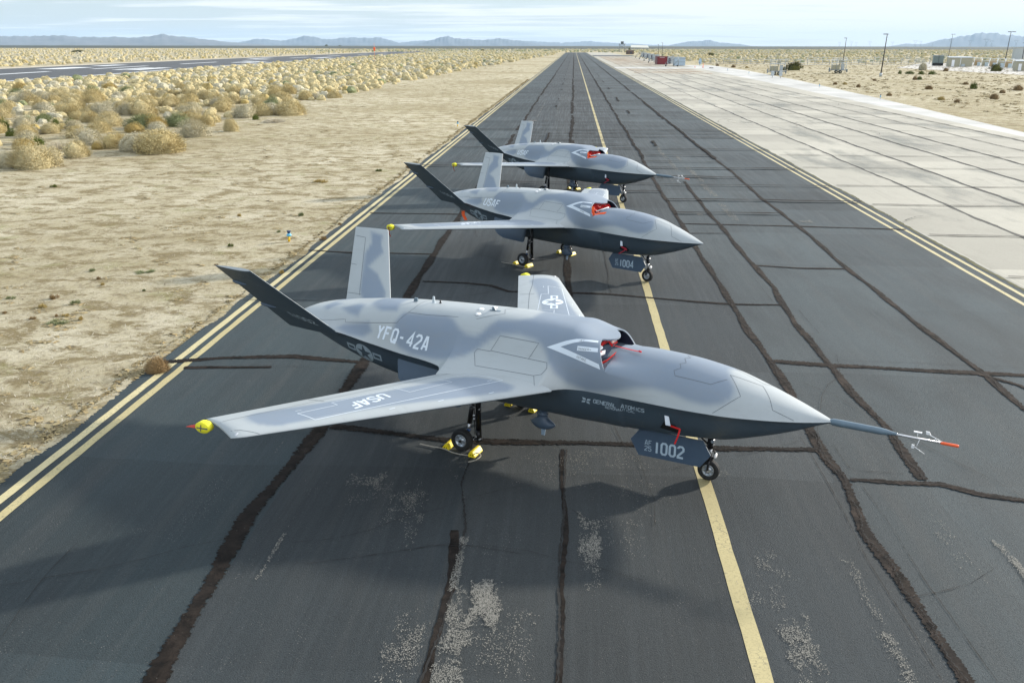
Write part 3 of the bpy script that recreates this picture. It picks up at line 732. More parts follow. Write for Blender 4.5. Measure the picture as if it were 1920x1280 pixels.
# wing: f = chord fraction, s = span fraction (0 at the joint, 1 at the tip)
def wing_pt(s, f, up):
    yr, yt = 1.25, 5.62 - .36 * f
    y = yr + (yt - yr) * s
    le = -2.80 - .743 * (y - 1.52); te = -4.86 - .535 * (y - 1.60)
    if s > .975: le -= (s - .975) / .025 * .05 * (1 - f)
    ch = le - te; x = le - ch * f
    t = (.092 if s < .97 else .092 * (1 - ((s - .97) / .03) ** 2 * .75)) * ch
    yt_ = 5 * t * (.2969 * math.sqrt(f) - .126 * f - .3516 * f * f + .2843 * f ** 3 - .1036 * f ** 4)
    zc = 1.66 + .115 * (y - 1.5) / 4 + .02 * math.sin(math.pi * f) * ch
    return Vector((x, y, zc + (yt_ if up else -yt_ * .8)))
def sd_rbox(u, v, cx, cy, hx, hy, r):
    a, b = abs(u - cx) - hx + r, abs(v - cy) - hy + r
    return math.hypot(max(a, 0), max(b, 0)) + min(max(a, b), 0) - r
def make_wing(sg):
    bm = bmesh.new(); ns, nf = 60, 26
    fs = [(1 - math.cos(math.pi * i / nf)) / 2 for i in range(nf + 1)]
    ly = bm.verts.layers.float.new('blue_mask')
    def patch(s, f):
        # a rounded patch with a wavy front edge, metres on the wing
        a = s * 4.2; b = f * (2.05 - 1.05 * s)
        lo = .20 - .05 * math.sin(a * 2.1); hi = (1.34 - .62 * s) + .05 * math.sin(a * 1.7 + 1)
        d = max(lo - b, b - hi, .30 - a, a - 3.86)
        # round the corners
        cx, cy = min(max(a, .30 + .32), 3.86 - .32), min(max(b, lo + .28), hi - .28)
        if (a < .62 or a > 3.54): d = math.hypot(a - cx, b - cy) - .30
        return 1 - smooth(-.06, .06, d)
    for up in (True, False):
        rows = []
        for i in range(ns + 1):
            s = i / ns
            row = []
            for f in fs:
                p = wing_pt(s, f, up); v = bm.verts.new((p.x, sg * p.y, p.z)); v[ly] = patch(s, f) if up else 0; row.append(v)
            rows.append(row)
        for i in range(ns):
            for j in range(nf):
                q = (rows[i][j], rows[i][j + 1], rows[i + 1][j + 1], rows[i + 1][j])
                if (sg > 0) != up: q = q[::-1]
                fc = bm.faces.new(q); fc.smooth = True; fc.material_index = 0 if up else 1
        if up: top = rows[-1]
        else:
            bot = rows[-1]
            for j in range(nf):
                try:
                    fc = bm.faces.new((top[j], top[j + 1], bot[j + 1], bot[j])); fc.material_index = 0
                except ValueError: pass
    bmesh.ops.remove_doubles(bm, verts=bm.verts, dist=.0006)
    bmesh.ops.recalc_face_normals(bm, faces=bm.faces)
    me = bm_mesh('wing', bm, [M['paint'], M['slate']])
    return me
TAIL = dict(rl=Vector((-7.74, .96, 1.88)), rt=Vector((-9.05, .99, 1.87)), tl=Vector((-8.68, 2.235, 3.32)), tt=Vector((-9.65, 2.225, 3.315)))
def tail_pt(s, f, side):
    a = TAIL['rl'].lerp(TAIL['tl'], s); b = TAIL['rt'].lerp(TAIL['tt'], s)
    p = a.lerp(b, f); ch = (a - b).length; t = .062 * ch
    n = Vector((0, -.74, .67))
    h = 5 * t * (.2969 * math.sqrt(f) - .126 * f - .3516 * f * f + .2843 * f ** 3 - .1036 * f ** 4)
    return p + n * (h if side else -h)
TAIL_BLUE = [[(.40, .05), (.86, .03), (.90, .22), (.72, .42), (.48, .50), (.66, .60), (.86, .70), (.80, .80), (.84, .92), (.50, .95), (.52, .80), (.36, .66), (.34, .40), (.30, .2)]]
def make_tail(sg):
    bm = bmesh.new(); ns, nf = 44, 22
    fs = [(1 - math.cos(math.pi * i / nf)) / 2 for i in range(nf + 1)]
    ly = bm.verts.layers.float.new('blue_mask')
    ends = []
    for side in (True, False):
        rows = []
        for i in range(ns + 1):
            s = i / ns; row = []
            for f in fs:
                p = tail_pt(s - .05 * (1 - s), f, side); v = bm.verts.new((p.x, sg * p.y, p.z))
                if side:
                    d = min(poly_sd(1 - f, s, P) for P in TAIL_BLUE); v[ly] = 1 - smooth(-.035, .035, d)
                row.append(v)
            rows.append(row)
        for i in range(ns):
            for j in range(nf):
                q = (rows[i][j], rows[i][j + 1], rows[i + 1][j + 1], rows[i + 1][j])
                if (sg > 0) != side: q = q[::-1]
                fc = bm.faces.new(q); fc.smooth = True; fc.material_index = 0 if side else 1
        ends.append(rows[-1])
    for j in range(nf):
        try: bm.faces.new((ends[0][j], ends[0][j + 1], ends[1][j + 1], ends[1][j]))
        except ValueError: pass
    bmesh.ops.remove_doubles(bm, verts=bm.verts, dist=.0006)
    bmesh.ops.recalc_face_normals(bm, faces=bm.faces)
    return bm_mesh('tail_fin', bm, [M['paint'], M['slate']])

ME = dict(fuselage=make_fuselage(), duct=make_duct(), wingR=make_wing(-1), wingL=make_wing(1), tailR=make_tail(-1), tailL=make_tail(1))
def bvh(*names):
    V, F = [], []
    for n in names:
        me = ME[n]; o = len(V)
        V += [v.co.copy() for v in me.vertices]; F += [[i + o for i in p.vertices] for p in me.polygons]
    return BVHTree.FromPolygons(V, F)
BV = dict(body=bvh('fuselage'), wingR=bvh('wingR'), wingL=bvh('wingL'), tailR=bvh('tailR'), tailL=bvh('tailL'))
BV['all'] = bvh('fuselage', 'wingR', 'wingL', 'tailR', 'tailL')

# ------------------------------------------------------------------ markings laid on the skin
def lay(bv, p, d, off=.003):
    """drop point p onto the skin along direction d."""
    d = Vector(d).normalized()
    h = BV[bv].ray_cast(Vector(p) - d * 3.0, d)
    if h[0] is None:
        h = BV[bv].find_nearest(Vector(p))
    n = h[1] if h[1].dot(d) < 0 else -h[1]
    return h[0] + n * off
GLYPH = {  # stroke letters with clipped corners, on a 4 x 7 grid
    '0': [[(0, 1), (1, 0), (3, 0), (4, 1), (4, 6), (3, 7), (1, 7), (0, 6), (0, 1)]],
    '1': [[(2, 0), (2, 7)]],
    '2': [[(0, 5.6), (0, 6), (1, 7), (3, 7), (4, 6), (4, 4.6), (0, .9), (0, 0), (4, 0)]],
    '4': [[(3.1, 0), (3.1, 7), (0, 2.4), (0, 1.9), (4.3, 1.9)]],
    '5': [[(4, 7), (0, 7), (0, 4), (3, 4), (4, 3), (4, 1), (3, 0), (1, 0), (0, 1), (0, 1.4)]],
    '6': [[(4, 5.8), (4, 6), (3, 7), (1, 7), (0, 6), (0, 1), (1, 0), (3, 0), (4, 1), (4, 3), (3, 4), (0, 4)]],
    'U': [[(0, 7), (0, 1), (1, 0), (3, 0), (4, 1), (4, 7)]],
    'S': [[(4, 5.6), (4, 6), (3, 7), (1, 7), (0, 6), (0, 4.6), (1, 3.7), (3, 3.3), (4, 2.4), (4, 1), (3, 0), (1, 0), (0, 1), (0, 1.4)]],
    'A': [[(0, 0), (1.5, 7), (2.5, 7), (4, 0)], [(.6, 2), (3.4, 2)]],
    'F': [[(0, 0), (0, 7), (4, 7)], [(0, 3.8), (3.2, 3.8)]],
    'Y': [[(0, 7), (2, 3.6), (4, 7)], [(2, 3.6), (2, 0)]],
    'Q': [[(0, 1), (1, 0), (3, 0), (4, 1), (4, 6), (3, 7), (1, 7), (0, 6), (0, 1)], [(2.2, 1.8), (4.2, -.6)]],
    '-': [[(0.4, 3.4), (3.2, 3.4)]],
    'G': [[(4, 5.6), (4, 6), (3, 7), (1, 7), (0, 6), (0, 1), (1, 0), (3, 0), (4, 1), (4, 3.3), (2.2, 3.3)]],
    'E': [[(4, 7), (0, 7), (0, 0), (4, 0)], [(0, 3.5), (3.3, 3.5)]],
    'N': [[(0, 0), (0, 7), (4, 0), (4, 7)]],
    'R': [[(0, 0), (0, 7), (3.2, 7), (4, 6.2), (4, 4.4), (3.2, 3.5), (0, 3.5)], [(2.2, 3.5), (4, 0)]],
    'L': [[(0, 7), (0, 0), (4, 0)]], 'T': [[(0, 7), (4, 7)], [(2, 7), (2, 0)]],
    'O': [[(0, 1), (1, 0), (3, 0), (4, 1), (4, 6), (3, 7), (1, 7), (0, 6), (0, 1)]],
    'M': [[(0, 0), (0, 7), (2, 3), (4, 7), (4, 0)]], 'I': [[(2, 0), (2, 7)]],
    'C': [[(4, 5.8), (4, 6), (3, 7), (1, 7), (0, 6), (0, 1), (1, 0), (3, 0), (4, 1), (4, 1.3)]],
    'D': [[(0, 0), (0, 7), (2.8, 7), (4, 5.8), (4, 1.2), (2.8, 0), (0, 0)]],
    'K': [[(0, 0), (0, 7)], [(4, 7), (0, 3.2)], [(1.2, 4.2), (4, 0)]],
    'J': [[(4, 7), (4, 1), (3, 0), (1, 0), (0, 1), (0, 1.6)]],
    '>': [[(0, 3.5), (4, 3.5)], [(2.6, 5), (4.2, 3.5), (2.6, 2)]], ' ': [],
}
ADV = {'1': 3.2, 'I': 3.2, '-': 5.0, ' ': 4}
def stroke_quads(pl, w):
    """2-D polyline -> mitred quads of width w, cut in short lengths."""
    n = len(pl); closed = n > 3 and pl[0] == pl[-1]
    P = [Vector(p) for p in pl]
    L, Rr = [], []
    for i in range(n):
        if closed and i in (0, n - 1): a, b = P[n - 2], P[1]
        else: a, b = P[max(i - 1, 0)], P[min(i + 1, n - 1)]
        d1 = (P[i] - a); d2 = (b - P[i])
        if d1.length < 1e-6: d1 = d2
        if d2.length < 1e-6: d2 = d1
        d1.normalize(); d2.normalize(); t = (d1 + d2)
        t = d1 if t.length < 1e-3 else t.normalized()
        nn = Vector((-t.y, t.x)); k = w / 2 / max(.35, nn.dot(Vector((-d1.y, d1.x))))
        L.append(P[i] + nn * k); Rr.append(P[i] - nn * k)
    out_ = []
    for i in range(n - 1):
        m = max(1, int((P[i + 1] - P[i]).length / max(w * 1.3, .03)))
        for j in range(m):
            a, b = j / m, (j + 1) / m
            out_.append((L[i].lerp(L[i + 1], a), Rr[i].lerp(Rr[i + 1], a), Rr[i].lerp(Rr[i + 1], b), L[i].lerp(L[i + 1], b)))
    return out_
def text_quads(s, h, w=None, slant=0.0, wide=1.0, track=1.0):
    """-> 2-D quads, baseline at y=0, height h."""
    k = h / 7; out_ = []; x = 0; w = (w or 1.05) * k
    for ch in s:
        for pl in GLYPH[ch]:
            q = [((x + px * wide * k) + slant * py * k, py * k) for px, py in pl]
            out_ += stroke_quads(q, w)
        x += (ADV.get(ch, 4) * wide + 1.9 * track) * k
    return out_, x
def lay_quads(bm, quads, bv, O, e1, e2, d, off=.003):
    O, e1, e2 = Vector(O), Vector(e1), Vector(e2)
    for q in quads:
        vs = [bm.verts.new(lay(bv, O + e1 * p[0] + e2 * p[1], d, off)) for p in q]
        bm.faces.new(vs)
def up_mesh(name, bm, mat):
    return bm_mesh(name, bm, mat)
def tri_fan_poly(P, n=10):
    """star-shaped 2-D polygon -> quads with a doubled centre."""
    c = Vector((sum(p[0] for p in P) / len(P), sum(p[1] for p in P) / len(P))); Q = []
    for i in range(len(P)):
        a, b = Vector(P[i]), Vector(P[(i + 1) % len(P)])
        m = (a + b) / 2; Q.append((c, a.lerp(a, 1), m, c.lerp(c, 1))); Q.append((c, m, b, c.copy()))
    return Q
def insignia_quads(r):
    """ring round a cut-out star, side bars with an open stripe."""
    Q = []; N = 80
    def star_r(t):
        # distance from centre to the edge of a five-pointed star at angle t (a point up)
        t = (t - math.pi / 2) % (2 * math.pi / 5); t = min(t, 2 * math.pi / 5 - t)
        R1, R2 = r * .90, r * .345
        ax, ay = R1, 0.0; bx, by = R2 * math.cos(math.pi / 5), R2 * math.sin(math.pi / 5)
        cx, cy = math.cos(t), math.sin(t)
        den = cx * (by - ay) - cy * (bx - ax)
        return (ax * (by - ay) - ay * (bx - ax)) / den
    for i in range(N):
        a, b = 2 * math.pi * i / N, 2 * math.pi * (i + 1) / N
        for k in range(2):
            def rr(t, u): s = star_r(t); return s + (r - s) * u
            u0, u1 = k / 2, (k + 1) / 2
            Q.append(tuple(Vector((rr(t, u) * math.cos(t), rr(t, u) * math.sin(t))) for t, u in ((a, u0), (a, u1), (b, u1), (b, u0))))
    for sg in (-1, 1):
        for y0, y1 in ((.30, .50), (-.22, -.02)):
            for j in range(5):
                x0, x1 = r * (1.06 + .96 * j / 5), r * (1.06 + .96 * (j + 1) / 5)
                Q.append((Vector((sg * x0, y0 * r)), Vector((sg * x1, y0 * r)), Vector((sg * x1, y1 * r)), Vector((sg * x0, y1 * r))))
        for x0, x1 in ((1.06, 1.2), (1.86, 2.02)):
            Q.append((Vector((sg * x0 * r, -.02 * r)), Vector((sg * x1 * r, -.02 * r)), Vector((sg * x1 * r, .30 * r)), Vector((sg * x0 * r, .30 * r))))
    return Q
def ribbon(bm, bv, pts, w, d=None, off=.003, closed=False):
    """line of width w lying on the skin through 3-D points."""
    P = [Vector(p) for p in pts]
    if closed: P.append(P[0])
    D = [P[0]]
    for a, b in zip(P, P[1:]):
        m = max(1, int((b - a).length / .06))
        for j in range(1, m + 1): D.append(a.lerp(b, j / m))
    Q, N = [], []
    for p in D:
        if d is None: h = BV[bv].find_nearest(p); q, n = h[0], h[1]
        else:
            dd = Vector(d).normalized(); h = BV[bv].ray_cast(p - dd * 3, dd)
            if h[0] is None: h = BV[bv].find_nearest(p)
            q, n = h[0], (h[1] if h[1].dot(dd) < 0 else -h[1])
        Q.append(q + n * off); N.append(n)
    A = []
    for i in range(len(Q)):
        t = Q[min(i + 1, len(Q) - 1)] - Q[max(i - 1, 0)]
        if t.length < 1e-6: t = Vector((1, 0, 0))
        s = t.normalized().cross(N[i]).normalized() * w / 2
        A.append((bm.verts.new(Q[i] + s), bm.verts.new(Q[i] - s)))
    for a, b in zip(A, A[1:]): bm.faces.new((a[0], a[1], b[1], b[0]))


def V3(*a): return Vector(a)
def nrm(*a): return Vector(a).normalized()
def body_text(s, O, e1, e2, d, h, slant=0, wide=1, stroke=1.05, track=1.0, bv='body'):
    bm = bmesh.new(); q, _ = text_quads(s, h, stroke, slant, wide, track)
    lay_quads(bm, q, bv, O, nrm(*e1), nrm(*e2), d); return bm
SIDE = (0, .9, -.35)
CACHE = {}
def cached(key, fn):
    if key not in CACHE: CACHE[key] = fn()
    return CACHE[key]

PANELS = [
    ([(-8.95, -.62, 1.88), (-8.28, -.72, 1.97), (-7.68, -.69, 2.07), (-7.64, -.74, 2.02), (-6.37, -.68, 2.19), (-6.32, -.61, 2.27), (-6.22, -.49, 2.37), (-6.16, -.36, 2.44), (-6.16, 0, 2.5)], 0),
    ([(-9.1, -.45, 1.95), (-9.1, -.2, 2.02), (-9.1, 0, 2.03)], 0),
    ([(-6.21, -.48, 2.38), (-5.76, -.50, 2.40), (-5.03, -.47, 2.46)], 0),
    ([(-4.62, -.47, 2.48), (-4.13, -.22, 2.59), (-4.25, 0, 2.6)], 0),
    ([(-4.07, -.87, 2.05), (-3.97, -.69, 2.31), (-3.15, -.69, 2.30), (-3.26, -.89, 2.04)], 1),
    ([(-4.07, -.88, 2.04), (-4.36, -.88, 2.04), (-4.39, -.94, 1.98), (-4.23, -1.18, 1.82), (-3.02, -1.15, 1.84), (-2.89, -1.09, 1.86), (-2.84, -.97, 1.95), (-2.88, -.89, 2.03), (-3.27, -.89, 2.04)], 0),
    ([(-3.01, -1.15, 1.83), (-2.84, -1.45, 1.70)], 0),
    ([(-.50, 0, 2.26), (-.58, -.08, 2.26), (-.51, -.21, 2.24), (-.60, -.27, 2.22), (-.55, -.36, 2.18), (-.65, -.43, 2.14), (-.60, -.51, 2.08), (.03, -.48, 2.03), (.25, -.30, 2.10)], 0),
    ([(.26, -.16, 2.14), (.54, -.47, 1.91), (.16, -.71, 1.61)], 0),
    ([(.26, -.16, 2.14), (.54, -.11, 2.07), (.80, -.05, 2.00), (.97, -.26, 1.89), (1.07, -.41, 1.75), (1.41, -.34, 1.60)], 0),
    ([(-1.81, -.73, 1.29), (-1.99, -.55, .95)], 0),
    ([(-1.50, -.66, 1.18), (-1.09, -.62, 1.18), (-1.14, -.53, 1.04), (-1.56, -.59, 1.05)], 1),
    ([(-.78, -.71, 1.43), (-.70, -.65, 1.28)], 0), ([(-.42, -.7, 1.4), (-.40, -.65, 1.25)], 0),
    ([(.17, -.68, 1.47), (.46, -.40, 1.08)], 0), ([(.9, -.5, 1.5), (1.1, -.3, 1.3)], 0),
]
def panel_lines():
    bm = bmesh.new()
    for pts, cl in PANELS:
        for sg in (1, -1): ribbon(bm, 'body', [(x, y * sg, z) for x, y, z in pts], .008, closed=bool(cl))
    return bm_mesh('panel_line', bm, M['line'])
def wing_ribbons(sg, kind):
    bm = bmesh.new(); bv = 'wingR' if sg < 0 else 'wingL'
    def rb(pts, w, cl=False): ribbon(bm, bv, [(x, -sg * y, 1.9) for x, y in pts], w, d=(0, 0, -1), closed=cl, off=.0025)
    if kind == 'line':
        for a, w in (([(-6.41, -5.35), (-6.00, -4.48), (-5.73, -3.82), (-5.12, -2.6), (-4.62, -1.5)], .010), ([(-5.98, -3.79), (-5.60, -3.82)], .014),
                     ([(-6.02, -5.50), (-5.90, -5.42), (-5.62, -5.30)], .009), ([(-5.15, -1.62), (-4.60, -1.50), (-4.44, -1.37)], .014)): rb(a, w)
    else:
        rb([(-5.57, -4.50), (-5.19, -4.51), (-3.45, -1.50), (-4.20, -1.45), (-4.55, -1.96), (-4.21, -2.01), (-4.56, -2.81), (-4.94, -2.73), (-5.42, -3.84), (-5.25, -3.89)], .013, True)
        rb([(-4.95, -2.72), (-4.72, -2.15), (-4.36, -2.05)], .008)
        for x, y in ((-3.35, -2.0), (-3.9, -2.75), (-4.4, -3.45), (-3.62, -1.6), (-5.62, -4.35)): rb([(x, y), (x - .05, y - .09)], .012)
    return bm_mesh('wing_line', bm, M['line'] if kind == 'line' else M['mark'])
def arrow_mark():
    bm = bmesh.new()
    up_o = [(-2.97, -.72, 2.26), (-2.65, -.61, 2.38), (-2.42, -.54, 2.44), (-2.08, -.47, 2.47)]
    up_i = [(-2.70, -.68, 2.29), (-2.45, -.60, 2.38), (-2.29, -.55, 2.42), (-2.06, -.50, 2.435)]
    def band(a, b, n):
        def at(P, t):
            t *= len(P) - 1; i = min(int(t), len(P) - 2); return Vector(P[i]).lerp(Vector(P[i + 1]), t - i)
        prev = None
        for k in range(n + 1):
            cur = [bm.verts.new(lay('body', at(a, k / n).lerp(at(b, k / n), j / 3), (0, .8, -.6))) for j in range(4)]
            if prev:
                for j in range(3): bm.faces.new((prev[j], prev[j + 1], cur[j + 1], cur[j]))
            prev = cur
    band(up_o, up_i, 14)
    band([(-2.97, -.72, 2.26), (-1.88, -.76, 2.03)], [(-2.70, -.68, 2.29), (-1.92, -.73, 2.11)], 16)
    band([(-2.37, -.68, 2.27), (-1.99, -.63, 2.29)], [(-2.38, -.63, 2.34), (-2.01, -.58, 2.35)], 6)
    me = bm_mesh('warning_arrow', bm, M['mark'])
    return me
def arrow_text():
    bm = bmesh.new()
    for s, O, e1, e2, h, w in (('DANGER>', (-2.352, -.675, 2.287), (.38, .05, .02), (-.02, .5, .75), .040, 1.0), ('INTAKE', (-2.36, -.73, 2.155), (.98, -.04, -.21), (.1, .4, .8), .042, 1.0), ('JET', (-2.38, -.57, 2.41), (1, .2, .12), (0, .8, .5), .030, 1.3)):
        q, _ = text_quads(s, h, .75, 0, w)
        lay_quads(bm, q, 'body', O, nrm(*e1), nrm(*e2), (0, .8, -.6), .006)
    return bm_mesh('lettering', bm, M['line'])
def maker_mark():
    bm = bmesh.new()
    q, _ = text_quads('GENERAL ATOMICS', .072, 1.45, .12, 1.18, .8); lay_quads(bm, q, 'body', (-1.99, -.78, 1.392), nrm(1, .07, -.02), (0, 0, 1), (0, 1, 0))
    q, _ = text_quads('AERONAUTICAL', .046, 1.3, .12, 1.3, 1.0); lay_quads(bm, q, 'body', (-1.77, -.75, 1.325), nrm(1, .07, -.02), (0, 0, 1), (0, 1, 0))
    for a in (35, 125, 215, 305):
        c, s = math.cos(R(a)), math.sin(R(a)); D = []
        for u, v in ((.012, 0), (.050, .030), (.10, 0), (.050, -.030)): D.append(Vector(((u * c - v * s) * 1.15, (u * s + v * c) * .8)))
        lay_quads(bm, [D], 'body', (-2.13, -.78, 1.41), nrm(1, .05, 0), (0, 0, 1), (0, 1, 0))
    return bm_mesh('maker_lettering', bm, simple('maker_pale', (.36, .44, .50), .5))
def insignia(key):
    bm = bmesh.new()
    if key == 'side':
        lay_quads(bm, insignia_quads(.235), 'body', (-7.24, -.66, 1.40), nrm(1, -.06, -.12), nrm(.1, -.1, 1), (0, 1, .15)); m = M['markdim']
    else:
        lay_quads(bm, insignia_quads(.25), 'wingL', (-4.87, 3.35, 2.0), nrm(.44, -.9, 0), nrm(.9, .44, 0), (0, 0, -1)); m = M['mark']
    return bm_mesh('insignia', bm, m)
def tail_text(num):
    bm = bmesh.new(); O = Vector((-8.50, -1.24, 2.13)); e1 = nrm(.59, .16, -.17); e2 = nrm(-.35, -.55, .62)
    d = (0, .74, .67)
    q, w = text_quads(num, .17, 1.15, 0, .95); lay_quads(bm, q, 'tailR', O, e1, e2, d)
    for s, dz in (('25', 0), ('AF', .095)):
        q, w = text_quads(s, .072, 1.1, 0, .8); lay_quads(bm, q, 'tailR', O - e1 * .10 + e2 * dz, e1, e2, d)
    return bm_mesh('lettering', bm, simple('tail_pale', (.40, .48, .54), .5))
def emblem():
    bm = bmesh.new(); O = (-8.92, -2.03, 3.06); e1 = nrm(.75, .5, -.55); e2 = nrm(-.6, -.45, .5)
    sh = [(-.13, .16), (.13, .16), (.13, -.02), (.06, -.13), (0, -.17), (-.06, -.13), (-.13, -.02), (-.13, .16)]
    q = stroke_quads(sh, .016) + stroke_quads([(-.08, .1), (0, -.06), (.08, .1)], .03) + stroke_quads([(-.05, .12), (.05, .12)], .03) + stroke_quads([(-.13, -.2), (0, -.24), (.13, -.2)], .03) + stroke_quads([(0, .1), (0, .02)], .03)
    lay_quads(bm, q, 'tailR', O, e1, e2, (0, .74, .67)); return bm_mesh('emblem', bm, simple('emblem_grey', (.22, .27, .31), .5))
DOORY = -.262
def door_text(num):
    bm = bmesh.new()
    def flat(s, x, z, h, w, st):
        q, _ = text_quads(s, h, st, 0, w)
        for p in q: bm.faces.new([bm.verts.new((x + a[0], DOORY - .0135, z + a[1] + .03 * a[0])) for a in p])
    flat(num, -.975, .425, .215, .80, 1.3)
    flat('AF', -1.155, .550, .090, .95, .85); flat('25', -1.155, .435, .090, .95, .85)
    return bm_mesh('lettering', bm, simple('door_pale', (.42, .52, .60), .45))
def nose_door():
    bm = bmesh.new()
    slab(bm, [(x, DOORY, z) for x, z in ((-1.27, .84), (-1.44, .60), (-1.27, .315), (-.11, .345), (.07, .61), (-.09, .86))], (0, .022, 0))
    return bm_mesh('gear_door', bm, M['door'])
def main_door(sg):
    bm = bmesh.new(); P = [(-6.28, 1.44), (-6.20, 1.12), (-6.0, .92), (-5.72, .81), (-4.76, .78), (-4.66, .84), (-4.64, 1.50)]
    def y(z): return sg * (.80 + .16 * math.sin(min(1, (1.5 - z) / .72) * 1.9))
    n = 8; zt = 1.48
    rows = []
    for x, z in P: rows.append([(x + (0 if k else 0), y(zt + (z - zt) * k / n), zt + (z - zt) * k / n) for k in range(n + 1)])
    # fill: columns across x
    xs = np.linspace(-6.28, -4.64, 22)
    zb = [float(np.interp(x, [p[0] for p in P], [p[1] for p in P])) for x in xs]
    G = [[(float(x), y(zt + (b - zt) * k / n), zt + (b - zt) * k / n) for k in range(n + 1)] for x, b in zip(xs, zb)]
    for o, fl in ((0, sg > 0), (.025, sg < 0)):
        grid(bm, [[(a, b - sg * o, c) for a, b, c in r] for r in G], 0, fl)
    bmesh.ops.remove_doubles(bm, verts=bm.verts, dist=.0005)
    return bm_mesh('gear_door', bm, M['door'])
def wheel(key, r, w, rim_r):
    bt = bmesh.new()
    prof = [(rim_r, -w * .36), (rim_r + .012, -w * .45), (r * .86, -w * .5), (r * .96, -w * .40), (r, -w * .22), (r, -w * .14), (r - .006, -w * .13), (r - .006, -w * .10), (r, -w * .09), (r + .001, 0)]
    lathe(bt, prof + [(a, -b) for a, b in prof[-2::-1]], n=40)
    tyre = bm_mesh('tyre', bt, M['rubber'])
    br = bmesh.new()
    for sg in (-1, 1):
        lathe(br, [(rim_r + .002, sg * w * .30), (rim_r, sg * w * .42), (rim_r - .014, sg * w * .43), (rim_r - .02, sg * w * .26), (.062, sg * w * .20), (.058, sg * w * .34), (.03, sg * w * .40), (.001, sg * w * .40)], n=36)
        for k in range(6):
            t = k * math.pi / 3; c, s = math.cos(t), math.sin(t); q = (.062 + rim_r - .02) / 2
            tube(br, (c * .055, sg * w * .24, s * .055), (c * (rim_r - .016), sg * w * .30, s * (rim_r - .016)), .011, .015, 8)
            tube(br, (math.cos(t + .5) * .045, sg * w * .3, math.sin(t + .5) * .045), (math.cos(t + .5) * .045, sg * w * .42, math.sin(t + .5) * .045), .006, n=6)
    lathe(br, [(rim_r + .002, -w * .30), (rim_r - .03, 0), (rim_r + .002, w * .30)], n=36, mi=1)
    rim = bm_mesh('rim', br, [M['rim'], M['black']])
    return tyre, rim
def nose_strut():
    bm = bmesh.new()
    tube(bm, (-.02, 0, 1.02), (-.01, 0, .62), .040); tube(bm, (-.01, 0, .64), (.0, 0, .44), .027, mi=1)
    tube(bm, (.0, 0, .47), (.0, 0, .40), .042); tube(bm, (0, -.10, .42), (0, .10, .42), .022)
    for sg in (-1, 1):
        tube(bm, (.0, sg * .10, .425), (-.02, sg * .10, .21), .018, .022); tube(bm, (-.02, sg * .06, .20), (-.02, sg * .125, .20), .026, mi=1)
    tube(bm, (.05, 0, .60), (.085, 0, .52), .014); tube(bm, (.085, 0, .52), (.045, 0, .43), .014, mi=1)
    tube(bm, (-.02, 0, .66), (-.42, 0, .98), .02); tube(bm, (.02, -.05, .78), (.02, .05, .78), .03, mi=1)
    box(bm, -.07, -.03, -.035, .035, .62, .86)
    for z in (.7, .76, .83): tube(bm, (.03, -.045, z), (.055, -.02, z + .03), .010, mi=1)
    return bm_mesh('strut', bm, [M['black'], M['steel']])
def nose_lamp():
    bm = bmesh.new(); lathe(bm, [(.001, .035), (.045, .03), (.052, .0), (.03, -.03), (.001, -.035)], (0.085, 0, .50), 'x', 20)
    for v in bm.verts: v.co.x = .085 + (v.co.x - .085) * .6 ; v.co.y *= 1.4
    return bm_mesh('lamp', bm, M['white'])
def main_strut(sg):
    bm = bmesh.new(); y = sg * 1.0
    tube(bm, (-4.28, y, 1.60), (-4.28, y, .40), .058, .052, 16)
    tube(bm, (-4.28, y, .44), (-4.27, y, .20), .062, .055, 16)
    tube(bm, (-4.27, y - sg * .05, .235), (-4.27, y + sg * .07, .235), .05, n=16)
    for dy in (-.035, .055): tube(bm, (-4.27, y + sg * dy, .235), (-4.56, y + sg * (.03 + dy * .2), .225), .030, .024)
    tube(bm, (-4.56, y - sg * .03, .22), (-4.56, sg * 1.25, .22), .025)
    for x, z in ((-4.36, .24), (-4.30, .31), (-4.22, .27), (-4.45, .26), (-4.33, .93), (-4.22, .9)): tube(bm, (x, y + sg * .02, z), (x, y + sg * .09, z), .016, n=8, mi=1)
    tube(bm, (-4.20, y + sg * .045, 1.2), (-4.20, y + sg * .05, .3), .010); tube(bm, (-4.34, y + sg * .05, 1.3), (-4.33, y + sg * .055, .35), .008)
    tube(bm, (-4.335, y + sg * .04, .78), (-4.335, y + sg * .09, .74), .022, mi=1); tube(bm, (-4.335, y + sg * .04, .70), (-4.335, y + sg * .085, .67), .018, mi=1)
    return bm_mesh('strut', bm, [M['black'], M['steel']])
def main_brace(sg):
    bm = bmesh.new(); y = sg * 1.04
    tube(bm, (-4.30, y, 1.13), (-4.38, y, 1.02), .035); tube(bm, (-4.38, y, 1.03), (-4.46, y, .56), .046, .046, 16)
    tube(bm, (-4.46, y, .57), (-4.49, y, .34), .026, n=12, mi=1); tube(bm, (-4.48, y - .04, .40), (-4.48, y + .04, .40), .035, mi=2)
    tube(bm, (-4.49, y, .35), (-4.50, y, .25), .034); tube(bm, (-4.41, y + sg * .05, .96), (-4.41, y + sg * .02, .96), .03, mi=1)
    return bm_mesh('brace', bm, [M['black'], M['steel'], simple('blue_anodised', (.04, .10, .25), .3, .4)])
